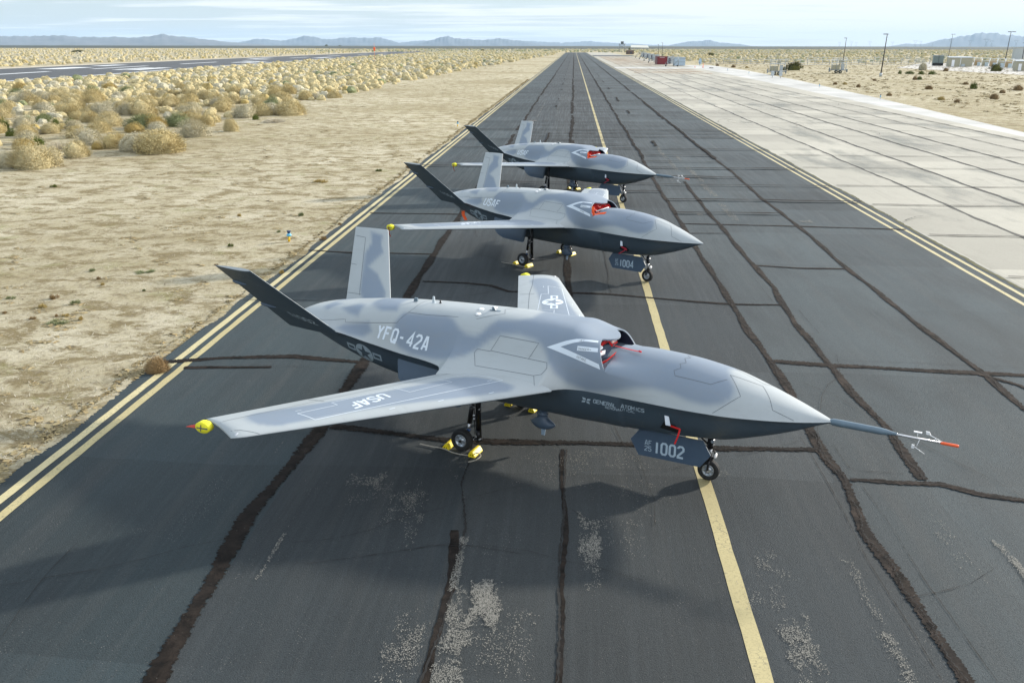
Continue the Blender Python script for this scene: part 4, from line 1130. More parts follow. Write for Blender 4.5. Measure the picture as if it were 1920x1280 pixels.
def pod():
    bm = bmesh.new(); n = 24; c = Vector((-3.25, -.30, 0))
    prof = [(.95, .105, .105, 0), (.84, .105, .105, 0), (.835, .112, .11, 0), (.82, .112, .11, 0), (.815, .104, .104, 0), (.75, .104, .104, 0), (.745, .112, .11, 0), (.73, .112, .11, 0), (.725, .104, .104, 0), (.69, .106, .105, 0),
            (.66, .115, .11, .0), (.62, .16, .12, .0), (.58, .22, .125, .005), (.55, .262, .125, .01), (.535, .272, .124, .01), (.51, .255, .12, .012), (.47, .21, .105, .015), (.44, .15, .08, .015), (.425, .06, .04, .01), (.422, .001, .001, .01)]
    rings = []
    for z, a, b, dx in prof:
        ring = []
        for i in range(n):
            t = 2 * math.pi * i / n; ct, st = math.cos(t), math.sin(t)
            pw = 1.0 + max(0, (a - .12)) * 3.2
            ring.append(bm.verts.new(c + Vector((dx + a * ct, b * (abs(st) ** pw) * (1 if st > 0 else -1), z))))
        rings.append(ring)
    for p, q in zip(rings, rings[1:]):
        for i in range(n):
            f = bm.faces.new((p[i], q[i], q[(i + 1) % n], p[(i + 1) % n])); f.smooth = True
    bmesh.ops.recalc_face_normals(bm, faces=bm.faces)
    return bm_mesh('sensor_pod', bm, M['door'])
def podfin():
    bm = bmesh.new(); slab(bm, [(-3.28, -.30, .44), (-3.18, -.30, .44), (-3.20, -.30, .28), (-3.27, -.30, .28)], (0, .018, 0)); return bm_mesh('fin', bm, simple('pale_blue_plastic', (.25, .33, .42), .4))
def antenna(kind):
    bm = bmesh.new()
    if kind == 'dark': slab(bm, [(-6.42, 0, 2.44), (-6.31, 0, 2.45), (-6.32, 0, 2.545), (-6.39, 0, 2.545)], (0, .035, 0)); m = M['probe']
    if kind == 'pale':
        slab(bm, [(-5.96, 0, 2.47), (-5.89, 0, 2.48), (-5.90, 0, 2.635), (-5.935, 0, 2.635)], (0, .022, 0)); slab(bm, [(-5.98, 0, 2.487), (-5.86, 0, 2.497), (-5.86, 0, 2.509), (-5.98, 0, 2.50)], (0, .05, 0)); m = simple('antenna_pale', (.5, .56, .6), .4)
    if kind == 'post': tube(bm, (-5.76, 0, 2.48), (-5.76, 0, 2.58), .016); tube(bm, (-5.76, 0, 2.50), (-5.76, 0, 2.52), .03); m = M['black']
    if kind == 'fin': slab(bm, [(-4.47, -.12, 2.56), (-4.37, -.12, 2.57), (-4.42, -.12, 2.655), (-4.47, -.12, 2.655)], (0, .015, 0)); slab(bm, [(-4.52, -.12, 2.588), (-4.28, -.12, 2.592), (-4.28, -.12, 2.60), (-4.52, -.12, 2.596)], (0, .05, 0)); m = M['probe']
    return bm_mesh('antenna', bm, m)
def disc(x, y):
    bm = bmesh.new(); p = lay('body', (x, y, 2.6), (0, 0, -1), 0)
    lathe(bm, [(.001, .018), (.038, .016), (.055, .008), (.057, -.01)], p, 'z', 24); return bm_mesh('antenna_disc', bm, M['white'])
def probe_parts():
    a = bmesh.new()
    lathe(a, [(.022, 1.90), (.058, 1.98), (.062, 2.1), (.060, 2.4), (.058, 2.72), (.050, 2.80), (.026, 2.93), (.024, 2.96)], (0, 0, 1.575), 'x', 20)
    b = bmesh.new(); lathe(b, [(.020, 2.955), (.018, 3.62), (.001, 3.62)], (0, 0, 1.57), 'x', 14); tube(b, (2.96, 0, 1.57), (2.97, 0, 1.57), .027)
    c = bmesh.new(); lathe(c, [(.019, 3.60), (.024, 3.62), (.024, 3.84), (.018, 3.86), (.001, 3.86)], (0, 0, 1.57), 'x', 14)
    d = bmesh.new()
    tube(d, (3.26, 0, 1.58), (3.26, 0, 1.68), .006); slab(d, [(3.20, 0, 1.672), (3.32, 0, 1.672), (3.32, 0, 1.684), (3.20, 0, 1.684)], (0, .045, 0))
    tube(d, (3.62, 0, 1.59), (3.42, .03, 1.66), .006); slab(d, [(3.38, .03, 1.655), (3.45, .03, 1.655), (3.42, .03, 1.705), (3.37, .03, 1.705)], (0, .02, 0))
    tube(d, (3.30, -.01, 1.56), (3.27, -.02, 1.43), .006); tube(d, (3.24, -.02, 1.43), (3.40, -.02, 1.34), .005)
    slab(d, [(3.20, -.02, 1.40), (3.24, -.02, 1.40), (3.24, -.02, 1.46), (3.20, -.02, 1.46)], (0, .02, 0))
    tube(d, (3.52, 0, 1.585), (3.52, 0, 1.62), .004)
    return (bm_mesh('nose_probe', a, M['probe'], True), bm_mesh('shaft', b, M['steel'], True), bm_mesh('tip', c, M['otip'], True), bm_mesh('vane', d, M['white']))
def hole():  # flat black patch on the skin; the recess's shade is painted, not modelled
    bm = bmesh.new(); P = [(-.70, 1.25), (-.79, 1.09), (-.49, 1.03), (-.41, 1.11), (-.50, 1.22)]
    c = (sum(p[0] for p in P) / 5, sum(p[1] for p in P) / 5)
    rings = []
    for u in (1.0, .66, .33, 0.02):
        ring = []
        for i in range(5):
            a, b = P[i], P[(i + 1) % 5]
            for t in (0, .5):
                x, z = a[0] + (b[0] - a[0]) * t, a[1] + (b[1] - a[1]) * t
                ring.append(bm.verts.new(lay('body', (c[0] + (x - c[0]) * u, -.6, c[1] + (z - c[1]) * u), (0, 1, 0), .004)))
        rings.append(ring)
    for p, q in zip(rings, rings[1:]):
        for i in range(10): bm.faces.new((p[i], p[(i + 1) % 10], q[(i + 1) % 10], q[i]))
    return bm_mesh('bay_opening', bm, M['bay_shade'])
def hole_door():
    bm = bmesh.new(); slab(bm, [(-.68, -.70, 1.40), (-.60, -.70, 1.39), (-.54, -.76, 1.25), (-.63, -.76, 1.25)], (0, .012, .006)); return bm_mesh('access_flap', bm, M['steel'])
def nozzle():
    bm = bmesh.new()
    lathe(bm, [(.13, -9.30), (.15, -9.42), (.13, -9.43), (.11, -9.3), (.09, -9.2), (.001, -9.2)], (0, 0, 1.78), 'x', 28)
    for v in bm.verts: v.co.y *= 1.9; v.co.z = 1.78 + (v.co.z - 1.78) * .62
    return bm_mesh('exhaust_nozzle', bm, M['black'])
def fairings(sk):
    bm = bmesh.new()
    for s in (sk,):
        a = tail_pt(s, .70, False); b = tail_pt(s + .015, 1.03, False)
        rings = []
        for k in range(9):
            t = k / 8; p = a.lerp(b, t); r = .045 * math.sin(math.pi * (.04 + .80 * t)) ** .7
            rings.append([bm.verts.new(Vector((p.x, -p.y, p.z)) + Vector((0, math.cos(q) * r, math.sin(q) * r))) for q in (2 * math.pi * i / 10 for i in range(10))])
        for p, q in zip(rings, rings[1:]):
            for i in range(10):
                f = bm.faces.new((p[i], p[(i + 1) % 10], q[(i + 1) % 10], q[i])); f.smooth = True
        bm.faces.new(rings[-1])
    bmesh.ops.recalc_face_normals(bm, faces=bm.faces)
    return bm_mesh('hinge_fairing', bm, M['door'])
def tail_lines():
    bm = bmesh.new()
    for sg, bv in ((-1, 'tailR'), (1, 'tailL')):
        def tp(s, f): p = tail_pt(s, f, True); return (p.x, sg * p.y, p.z)
        for a in ([(.08, .70), (.86, .66), (.88, 1.0)], [(.10, .66), (.10, .99)], [(.48, .84), (.49, 1.0)]):
            ribbon(bm, bv, [tp(*q) for q in a], .010, off=.0025)
    return bm_mesh('panel_line', bm, M['line'])
def nav_lamp(sg):
    bm = bmesh.new(); p = wing_pt(.985, .10, True)
    lathe(bm, [(.001, -.05), (.028, -.03), (.034, .02), (.02, .05), (.001, .055)], (p.x + .02, sg * (p.y - .01), p.z - .025), 'y', 16)
    return bm_mesh('position_lamp', bm, M['steel'])
def clip_tail(sg): return None

def make_drone(loc, rz, label, num, side, has_probe):
    root = empty('drone_aircraft', loc, rz, label, 'aircraft', 'grey jet drones parked in a row')
    fu = link('fuselage', ME['fuselage'], root)
    link('intake_duct', ME['duct'], root)
    for sg, n in ((-1, 'wingR'), (1, 'wingL')):
        w = link('wing', ME[n], root)
        link('panel_line', cached(('wl', sg), lambda: wing_ribbons(sg, 'line')), w)
        link('walkway_line', cached(('ww', sg), lambda: wing_ribbons(sg, 'white')), w)
        link('position_lamp', cached(('nl', sg), lambda: nav_lamp(sg)), w)
        if sg < 0:
            link('lettering', cached('usafw', lambda: bm_mesh('lettering', body_text('USAF', (-4.93, -3.10, 2.0), (-.30, -.95, 0), (.95, -.30, 0), (0, 0, -1), .24, 0, .95, 1.35, bv='wingR'), M['mark'])), w)
        else: link('insignia', cached('insw', lambda: insignia('wing')), w)
    tails = []
    for sg, n in ((-1, 'tailR'), (1, 'tailL')): tails.append(link('tail_fin', ME[n], root))
    link('panel_line', cached('tl', tail_lines), tails[1])
    link('lettering', cached(('tt', num), lambda: tail_text(num)), tails[0])
    link('emblem', cached('em', emblem), tails[0]) if num != '1004' else None
    [link('hinge_fairing', cached(('hf', q), lambda: fairings(q)), tails[0]) for q in (.33, .72)]
    link('panel_line', cached('pl', panel_lines), fu)
    link('warning_arrow', cached('ar', arrow_mark), fu)
    link('lettering', cached('art', arrow_text), fu)
    if num == '1002': link('maker_lettering', cached('mk', maker_mark), fu)
    link('insignia', cached('ins', lambda: insignia('side')), fu)
    link('bay_opening', cached('ho', hole), fu)
    link('access_flap', cached('hd', hole_door), fu)
    if side == 'YFQ-42A':
        bm = body_text(side, (-6.79, -.84, 1.855), (1, -.05, -.035), (.10, .40, .90), SIDE, .26, .02, .79, 1.25)
    else:
        bm = body_text(side, (-6.84, -.83, 1.885), (1, -.03, -.03), (.10, .40, .90), SIDE, .25, .10, .95, 1.25)
    link('lettering', cached(('side', side), lambda: bm_mesh('lettering', bm, M['mark'])), fu)
    for k in ('dark', 'pale', 'post', 'fin'): link('antenna', cached(k, lambda: antenna(k)), root)
    for x, y in ((-4.72, -.12), (-4.66, -.33), (-4.52, .06)): link('antenna_disc', cached((x, y), lambda: disc(x, y)), root)
    d = link('gear_door', cached('nd', nose_door), root, )
    if num != '1006': link('lettering', cached(('dt', num), lambda: door_text(num)), d)
    for sg in (-1, 1): link('gear_door', cached(('md', sg), lambda: main_door(sg)), root)
    nt_, nr_ = cached('nw', lambda: wheel('nose', .20, .125, .112))
    ng = empty('nose_gear', (0, 0, 0)); ng.parent = root
    link('strut', cached('ns', nose_strut), ng); link('tyre', nt_, ng, (-.02, 0, .20)); link('rim', nr_, ng, (-.02, 0, .20)); link('lamp', cached('lamp', nose_lamp), ng)
    mt_, mr_ = cached('mw', lambda: wheel('main', .225, .15, .125))
    for sg in (-1, 1):
        mg = empty('main_gear', (0, .12 if sg > 0 else 0, 0)); mg.parent = root
        link('strut', cached(('ms', sg), lambda: main_strut(sg)), mg); link('brace', cached(('mb', sg), lambda: main_brace(sg)), mg)
        link('tyre', mt_, mg, (-4.56, sg * 1.16, .225)); link('rim', mr_, mg, (-4.56, sg * 1.16, .225))
    p = link('sensor_pod', cached('pod', pod), root); link('fin', cached('pf', podfin), p)
    link('exhaust_nozzle', cached('nz', nozzle), root)
    if has_probe:
        a, b, c, d = cached('probe', probe_parts)
        pr = link('nose_probe', a, root); link('shaft', b, pr); link('tip', c, pr); link('vane', d, pr)
    return root

# ------------------------------------------------------------------ the three drones and what hangs on them
PL = [(2.6305, 14.3304, -0.438103), (2.6406, 28.3665, -0.67179), (2.6668, 43.8564, -0.74011)]
LOOK = ['nearest grey drone aircraft lettered YFQ-42A and 1002, with a nose probe, on the asphalt',
        'middle grey drone aircraft numbered 1004 with USAF on its side and no nose probe',
        'farthest grey drone aircraft with USAF on its side and an orange-tipped nose probe']
SHORT = ['nearest drone marked YFQ-42A', 'middle drone numbered 1004', 'farthest drone']
NUMS = ['1002', '1004', '1006']
for i, (x, y, h) in enumerate(PL):
    make_drone((x, y, .040), h, LOOK[i], NUMS[i], 'YFQ-42A' if i == 0 else 'USAF', i != 1)
def W(i, p):
    x, y, h = PL[i]; c, s = math.cos(h), math.sin(h)
    return (x + c * p[0] - s * p[1], y + s * p[0] + c * p[1], p[2])

# yellow foam rings over the wing-tip corners
def tip_cover(flag):
    bm = bmesh.new(); n = 28; r0, r1, w = .125, .0, .065
    lathe(bm, [(.001, -w), (r0 - .012, -w), (r0, -w + .012), (r0, w - .012), (r0 - .012, w), (.001, w)], (0, 0, 0), 'y', n)
    for v in bm.verts: v.co.x *= 1.12; v.co.z *= .76
    foam = bm_mesh('foam_ring', bm, M['foam'])
    b2 = bmesh.new(); slab(b2, [(-.10, -w - .003, .004), (.11, -w - .003, .012), (.11, -w - .003, -.010), (-.10, -w - .003, -.016)], (0, .004, 0)); slab(b2, [(-.035, -w - .005, -.055), (-.015, -w - .005, .055), (.0, -w - .005, .055), (-.02, -w - .005, -.055)], (0, .004, 0))
    slit = bm_mesh('slit', b2, M['line'])
    b3 = bmesh.new()
    if flag == 'out': slab(b3, [(-.13, -.02, .03), (-.30, -.04, -.02), (-.34, -.04, -.04), (-.14, -.02, -.04)], (0, .006, 0)); m = simple('faded_red', (.75, .10, .08), .7)
    else:
        pts = [(-.02, -.10, .03), (.02, -.11, -.06), (.03, -.12, -.16), (.10, -.13, -.29)]
        for a, b in zip(pts, pts[1:]): slab(b3, [(a[0] - .018, a[1], a[2]), (a[0] + .018, a[1], a[2]), (b[0] + .018, b[1], b[2]), (b[0] - .018, b[1], b[2])], (0, .004, 0))
        m = simple('dark_red', (.22, .03, .01), .7)
    return foam, slit, bm_mesh('streamer', b3, m)
TC = {k: tip_cover(k) for k in ('out', 'hang')}
for i in range(3):
    for sg in (-1, 1):
        loc = W(i, (-6.69, sg * 5.42, 1.72 + .04)); near = sg < 0
        t = empty('wing_tip_cover', loc, PL[i][2] + (R(8) if near else R(-12)), 'yellow foam cover on the %s wing tip of the %s' % ('near' if near else 'far', SHORT[i]), 'cover', 'yellow wing tip covers')
        f, s, st = TC['out' if (i == 0) else 'hang']
        link('foam_ring', f, t)
        if near: link('slit', s, t); link('streamer', st, t)

# wheel chocks and their ropes
def chock_mesh():
    bm = bmesh.new(); L, w, h = .17, .075, .115
    P = [(-w, 0), (w, 0), (w, .035), (w * .45, h), (-w * .25, h), (-w, .035)]
    A = [bm.verts.new((x, -L, z)) for x, z in P]; B = [bm.verts.new((x, L, z)) for x, z in P]
    bm.faces.new(A); bm.faces.new(B[::-1])
    for k in range(6): bm.faces.new((A[k], B[k], B[(k + 1) % 6], A[(k + 1) % 6]))
    bmesh.ops.recalc_face_normals(bm, faces=bm.faces)
    bmesh.ops.bevel(bm, geom=[e for e in bm.edges], offset=.008, segments=2, affect='EDGES')
    for sg in (-1, 1):
        for x in (-.025, .02): tube(bm, (x, sg * (L - .006), .05), (x, sg * (L + .001), .05), .012, n=10, mi=1)
    return bm_mesh('chock', bm, [M['yellow'], M['black']])
CH = chock_mesh()
def chock(i, p, a, lab):
    o = link('wheel_chock', CH, None, W(i, (p[0], p[1], .040)), PL[i][2] + a); tag(o, lab, 'chock', 'yellow wheel chocks')
def rope(i, pts, lab):
    bm = bmesh.new(); P = [Vector(W(i, (x, y, z + .04))) for x, y, z in pts]
    D = []
    for a in range(len(P) - 1):
        p0, p1, p2, p3 = P[max(a - 1, 0)], P[a], P[a + 1], P[min(a + 2, len(P) - 1)]
        for j in range(5):
            t = j / 5; D.append(.5 * ((2 * p1) + (p2 - p0) * t + (2 * p0 - 5 * p1 + 4 * p2 - p3) * t * t + (3 * p1 - p0 - 3 * p2 + p3) * t ** 3))
    D.append(P[-1])
    for a, b in zip(D, D[1:]): tube(bm, a, b, .011, n=7, cap=False)
    o = link('chock_rope', bm_mesh('rope', bm, M['rope'])); tag(o, lab, 'rope', 'chock ropes')
for i in range(3):
    for sg, side in ((-1, 'near'), (1, 'far')):
        if i == 2 and sg < 0: continue
        y = sg * 1.16 + (.14 if sg > 0 else 0)
        chock(i, (-4.87, y + .02, 0), R(6), 'yellow chock behind the %s main wheel of the %s' % (side, SHORT[i]))
        chock(i, (-4.25, y - .02, 0), R(184), 'yellow chock ahead of the %s main wheel of the %s' % (side, SHORT[i]))
    if i < 2: rope(i, [(-5.42, -1.36, .02), (-5.15, -1.34, .015), (-4.90, -1.33, .03), (-4.60, -1.36, .012), (-4.28, -1.33, .03), (-4.14, -1.30, .10), (-4.09, -1.24, .03), (-4.10, -1.42, .012), (-4.18, -1.55, .012)], 'grey rope through the chocks of the near main wheel of the %s' % SHORT[i])
    else: rope(i, [(-4.3, 1.3, .03), (-4.1, 1.8, .012), (-4.4, 2.4, .012), (-4.2, 2.9, .012)], 'pale rope trailing from the chocks of the farthest drone')

# intake covers and warning streamers
def ribbon_strip(bm, pts, w, side=(0, 0, 1), th=.006):
    side = Vector(side).normalized() * w / 2; P = [Vector(p) for p in pts]
    for a, b in zip(P, P[1:]): slab(bm, [a - side, a + side, b + side, b - side], (b - a).cross(side).normalized() * th)
def intake_cover(i):
    x, y, h = PL[i]
    t = empty('intake_cover', (x, y, .040), h, ['red straps and small red tags across the jet intake of the nearest drone', 'red padded cover filling the jet intake of the middle drone', 'red padded cover filling the jet intake of the farthest drone'][i], 'intake cover', 'red intake covers')
    if i == 0:
        bm = bmesh.new()
        for a, b, w in (((-2.12, -.56, 2.33), (-2.06, -.05, 2.34), .09), ((-2.10, -.64, 2.20), (-2.04, -.28, 2.36), .06), ((-2.02, -.14, 2.38), (-1.96, -.04, 2.24), .05), ((-2.14, -.05, 2.36), (-2.10, .22, 2.32), .06), ((-2.08, -.66, 2.13), (-2.02, -.46, 2.20), .05), ((-2.10, -.60, 2.28), (-2.0, -.44, 2.24), .04), ((-2.05, .06, 2.22), (-1.98, .22, 2.24), .04)):
            ribbon_strip(bm, [a, b], w, (.2, .1, 1))
        link('strap', bm_mesh('strap', bm, M['red']), t)
        bm = bmesh.new(); ribbon_strip(bm, [(-1.97, .02, 2.24), (-1.80, -.10, 2.275), (-1.45, -.22, 2.30), (-1.36, -.24, 2.305)], .03, (0, 1, 0)); tube(bm, (-1.38, -.23, 2.31), (-1.33, -.25, 2.31), .016)
        link('streamer', bm_mesh('streamer', bm, M['red']), t)
        bm = bmesh.new(); ribbon_strip(bm, [(-1.96, -.70, 2.09), (-1.86, -.55, 2.14), (-1.78, -.34, 2.235)], .085, (.4, -.3, .7))
        link('streamer', bm_mesh('streamer', bm, simple('bright_red', (.85, .04, .03), .6)), t)
        bm = bmesh.new(); lathe(bm, [(.001, .02), (.13, .02), (.15, 0), (.13, -.02)], (-2.12, .38, 2.24), 'x', 24)
        link('disc', bm_mesh('disc', bm, simple('pale_pink_plastic', (.65, .45, .42), .5)), t)
        bm = bmesh.new(); slab(bm, [(-2.12, -.5, 2.10), (-1.95, -.36, 2.12), (-1.96, .04, 2.26), (-2.1, -.1, 2.25)], (0, 0, .02)); link('plate', bm_mesh('plate', bm, M['door']), t)
        bm = bmesh.new(); slab(bm, [(-2.02, -.58, 2.20), (-1.95, -.42, 2.22), (-1.97, -.36, 2.26), (-2.06, -.52, 2.25)], (0, 0, .02)); slab(bm, [(-2.02, -.56, 2.30), (-1.98, -.46, 2.34), (-2.05, -.42, 2.36)], (0, .02, .02)); link('label', bm_mesh('label', bm, M['white']), t)
    else:
        bm = bmesh.new(); rr = np.random.RandomState(3 + i); nx, nz = 26, 12; rows = []
        for a in range(nx + 1):
            row = []
            for b in range(nz + 1):
                yy = -.66 + 1.32 * a / nx; top = 2.05 + .36 * max(0, 1 - (abs(yy) / .70) ** 3.2) ; bot = 1.98 + .0 * yy
                z = bot + (top - bot) * b / nz
                row.append((-2.05 - .12 * math.cos(yy * 2) + .035 * math.sin(yy * 17 + b) + .02 * rr.randn(), yy, z))
            rows.append(row)
        grid(bm, rows, 0)
        link('padding', bm_mesh('padding', bm, M['red']), t)
        bm = bmesh.new()
        for a, b, w in (((-1.99, -.5, 2.14), (-1.93, .25, 2.18), .02), ((-1.98, -.1, 2.1), (-1.92, .4, 2.2), .02), ((-1.99, .1, 2.32), (-1.98, .36, 2.34), .03), ((-1.98, .0, 2.36), (-1.95, -.3, 2.3), .015)): ribbon_strip(bm, [a, b], w, (.2, 0, 1))
        link('strap', bm_mesh('strap', bm, M['black']), t)
        bm = bmesh.new(); ribbon_strip(bm, [(-1.92, -.60, 2.36), (-1.88, -.66, 2.22), (-1.82, -.66, 2.09)], .085, (1, .3, 0)); ribbon_strip(bm, [(-1.84, -.66, 2.09), (-1.70, -.52, 2.14), (-1.52, -.44, 2.17)], .10, (.2, 1, .6), .02)
        link('streamer', bm_mesh('streamer', bm, M['orange']), t)
        bm = bmesh.new(); tube(bm, (-1.98, -.35, 2.16), (-1.86, .2, 2.235), .022); link('tube', bm_mesh('tube', bm, M['white']), t)
for i in range(3): intake_cover(i)
for i in range(3):
    bm = bmesh.new()
    if i == 0: ribbon_strip(bm, [(-.54, -.765, 1.25), (-.36, -.79, 1.235)], .03); ribbon_strip(bm, [(-.36, -.79, 1.24), (-.38, -.81, 1.12), (-.43, -.81, .95)], .032, (1, 0, .15))
    else: ribbon_strip(bm, [(-.60, -.74, 1.21), (-.42, -.72, 1.16)], .05); ribbon_strip(bm, [(-.42, -.73, 1.17), (-.56, -.74, 1.05), (-.70, -.74, .97)], .035, (0, 0, 1)); ribbon_strip(bm, [(-.44, -.73, 1.19), (-.40, -.74, 1.12)], .05, (1, 0, 0))
    o = link('warning_streamer', bm_mesh('streamer', bm, M['red'] if i == 0 else simple('deep_red_fabric', (.35, .01, .03), .7)), None, (PL[i][0], PL[i][1], .04), PL[i][2])
    tag(o, 'red ribbon at the open side flap of the %s' % SHORT[i], 'streamer', 'red ribbons at the bay flaps')
bm = bmesh.new(); ribbon_strip(bm, [(-8.25, -.50, 1.42), (-8.22, -.52, 1.28), (-8.05, -.55, 1.10)], .16, (1, 0, .2)); o = link('exhaust_streamer', bm_mesh('streamer', bm, M['orange']), None, (PL[1][0], PL[1][1], .04), PL[1][2])
tag(o, 'orange cloth flap hanging below the tail of the middle drone', 'streamer')

# ------------------------------------------------------------------ plants
def mat_leaf(name, a, b, rough=.9):
    k = NT(name); v = k.pos(); oi = k.n('ShaderNodeObjectInfo'); n1 = k.noise(v, 2.2, 4, .6); n2 = k.noise(v, .35, 3, .6)
    c = k.mix(k.rng(n1, .32, .68), a, b); w_ = tuple((x + y) / 2 * .62 for x, y in zip(a, b))
    c = k.mix(k.math('MULTIPLY', oi.outputs['Random'], .5), c, (a[0] * 1.05, a[1] * .97, a[2] * .75)); c = k.mix(k.rng(n2, .5, .7, 0, .5), c, w_)
    k.col(c); k.rough(rough); k.b.inputs['Specular IOR Level'].default_value = .1; return k.m
LEAF = dict(straw=mat_leaf('straw_twigs', (.42, .35, .185), (.55, .47, .275)), pale=mat_leaf('pale_twigs', (.41, .375, .265), (.51, .475, .36)), ochre=mat_leaf('ochre_twigs', (.36, .27, .10), (.46, .37, .17)),
            green=mat_leaf('green_leaves', (.07, .10, .02), (.15, .17, .04)), sage=mat_leaf('sage_leaves', (.17, .20, .10), (.28, .29, .16)), brown=mat_leaf('brown_twigs', (.20, .135, .065), (.30, .21, .11)),
            olive=mat_leaf('olive_leaves', (.05, .055, .012), (.12, .11, .03)), dead=mat_leaf('grey_twigs', (.5, .46, .38), (.62, .58, .5)))
STEM = simple('woody_stem', (.14, .10, .07), .9)
def bush_quads(n, rx, rz, size, seed, lumps=7, flat=.0, inner=.25, jit=.45):
    """leaf-sized quads spread over an uneven, lumpy mound (and some inside it)."""
    r = np.random.RandomState(seed)
    L = r.randn(lumps, 3); L[:, 2] = np.abs(L[:, 2]) * .8; L /= np.linalg.norm(L, axis=1)[:, None]; la = .12 + .22 * r.rand(lumps)
    d = r.randn(n, 3); d[:, 2] = np.abs(d[:, 2]) - .12; d /= np.linalg.norm(d, axis=1)[:, None]
    rad = .80 + sum(la[i] * np.exp(-((1 - d @ L[i]) / .12)) for i in range(lumps))
    rad *= np.where(r.rand(n) < inner, .55 + .4 * r.rand(n), .90 + .16 * r.rand(n))
    p = d * rad[:, None] * np.array([rx, rx * .9, rz]); p[:, 2] = np.maximum(p[:, 2], .01)
    nn = d + r.randn(n, 3) * jit; nn[:, 2] += .2; nn /= np.linalg.norm(nn, axis=1)[:, None]
    a = np.cross(nn, r.randn(n, 3)); a /= np.linalg.norm(a, axis=1)[:, None]; b = np.cross(nn, a)
    s = size * (.6 + .8 * r.rand(n))[:, None]; k = (.35 + .4 * r.rand(n))[:, None]
    return np.stack([p - a * s - b * s * k, p + a * s - b * s * k, p + a * s + b * s * k, p - a * s + b * s * k], 1)
def dome_quads(nu, nv, rx, rz, seed, jit=.10):
    """closed lumpy mound."""
    r = np.random.RandomState(seed); P = np.zeros((nv + 1, nu, 3)); L = r.randn(6, 3); L[:, 2] = np.abs(L[:, 2]); L /= np.linalg.norm(L, axis=1)[:, None]
    for j in range(nv + 1):
        f = math.pi / 2 * j / nv
        for i in range(nu):
            t = 2 * math.pi * (i + .5 * (j % 2)) / nu; d = np.array([math.cos(t) * math.cos(f), math.sin(t) * math.cos(f), math.sin(f)])
            k = .90 + sum(.16 * math.exp(-(1 - d @ l) / .14) for l in L) + (jit * r.randn() if j < nv else 0); P[j, i] = d * k * np.array([rx, rx, rz])
    P[nv] = P[nv].mean(0)
    return np.array([[P[j, i], P[j, (i + 1) % nu], P[j + 1, (i + 1) % nu], P[j + 1, i]] for j in range(nv) for i in range(nu)])
def blades(n, rx, rz, seed, w=.012):
    """thin stalks fanning out from the foot of the plant."""
    r = np.random.RandomState(seed); d = r.randn(n, 3); d[:, 2] = np.abs(d[:, 2]) * .9 + .15; d /= np.linalg.norm(d, axis=1)[:, None]
    t0 = .25 + .5 * r.rand(n)[:, None]; t1 = (.92 + .28 * r.rand(n))[:, None]; sc = np.array([rx, rx, rz])
    p0, p1 = d * t0 * sc, (d * t1 + np.array([0, 0, .04])) * sc; p0[:, 2] = np.maximum(p0[:, 2], .02)
    a = np.cross(d, r.randn(n, 3)); a /= np.linalg.norm(a, axis=1)[:, None]; a *= w
    return np.stack([p0 - a, p0 + a, p1 + a * .6, p1 - a * .6], 1)
BM = {}
def bush_mesh(kind, v, q=1.0):
    key = (kind, v, q)
    if key not in BM:
        seed = hash((kind, v)) % 1000 if False else (sum(map(ord, kind)) * 7 + v * 13)
        if kind in ('green', 'olive'): Q = np.concatenate([bush_quads(int(900 * q), .5, .55, .030 / q ** .4, seed, 9, inner=.45), blades(int(260 * q), .52, .66, seed + 1, .008)])
        elif kind == 'dead': Q = np.concatenate([bush_quads(int(300 * q), .5, .22, .02, seed), blades(int(700 * q), .55, .34, seed + 1, .006)])
        else: Q = np.concatenate([dome_quads(18, 8, .40, .42, seed, .05), bush_quads(int(3600 * q), .47, .50, .0125 / q ** .4, seed, 14, inner=.2), blades(int(1300 * q), .49, .53, seed + 1, .0035)])
        if kind in ('brown', 'ochre', 'green', 'sage') and q < 1: pass
        BM[key] = fast_quads('bush', Q, LEAF[kind])
    return BM[key]
TM = {}
def tuft_mesh(kind, v):
    if (kind, v) not in TM:
        rr = np.random.RandomState(v + 60); Q = []
        for k in range(5):
            q = np.concatenate([blades(90, .22, .40, v * 9 + k, .010), bush_quads(45, .18, .2, .022, v * 7 + k, 4)]); Q.append(q + np.array([rr.uniform(-.33, .33), rr.uniform(-.33, .33), 0]))
        TM[(kind, v)] = fast_quads('tuft', np.concatenate(Q), LEAF[kind])
    return TM[(kind, v)]
def shrub(x, y, w, h, kind, label, group, name='desert_bush', cat='bush'):
    o = link(name, tuft_mesh(kind, rng.randrange(3)) if (name == 'low_tuft' and h < .3) else bush_mesh(kind, rng.randrange(3)), None, (x, y, 0), rng.uniform(0, 6.3)); o.scale = (w, w * rng.uniform(.9, 1.1), h / .55)
    return tag(o, label, cat, group)
GB = 'dry bushes left of the taxiway'
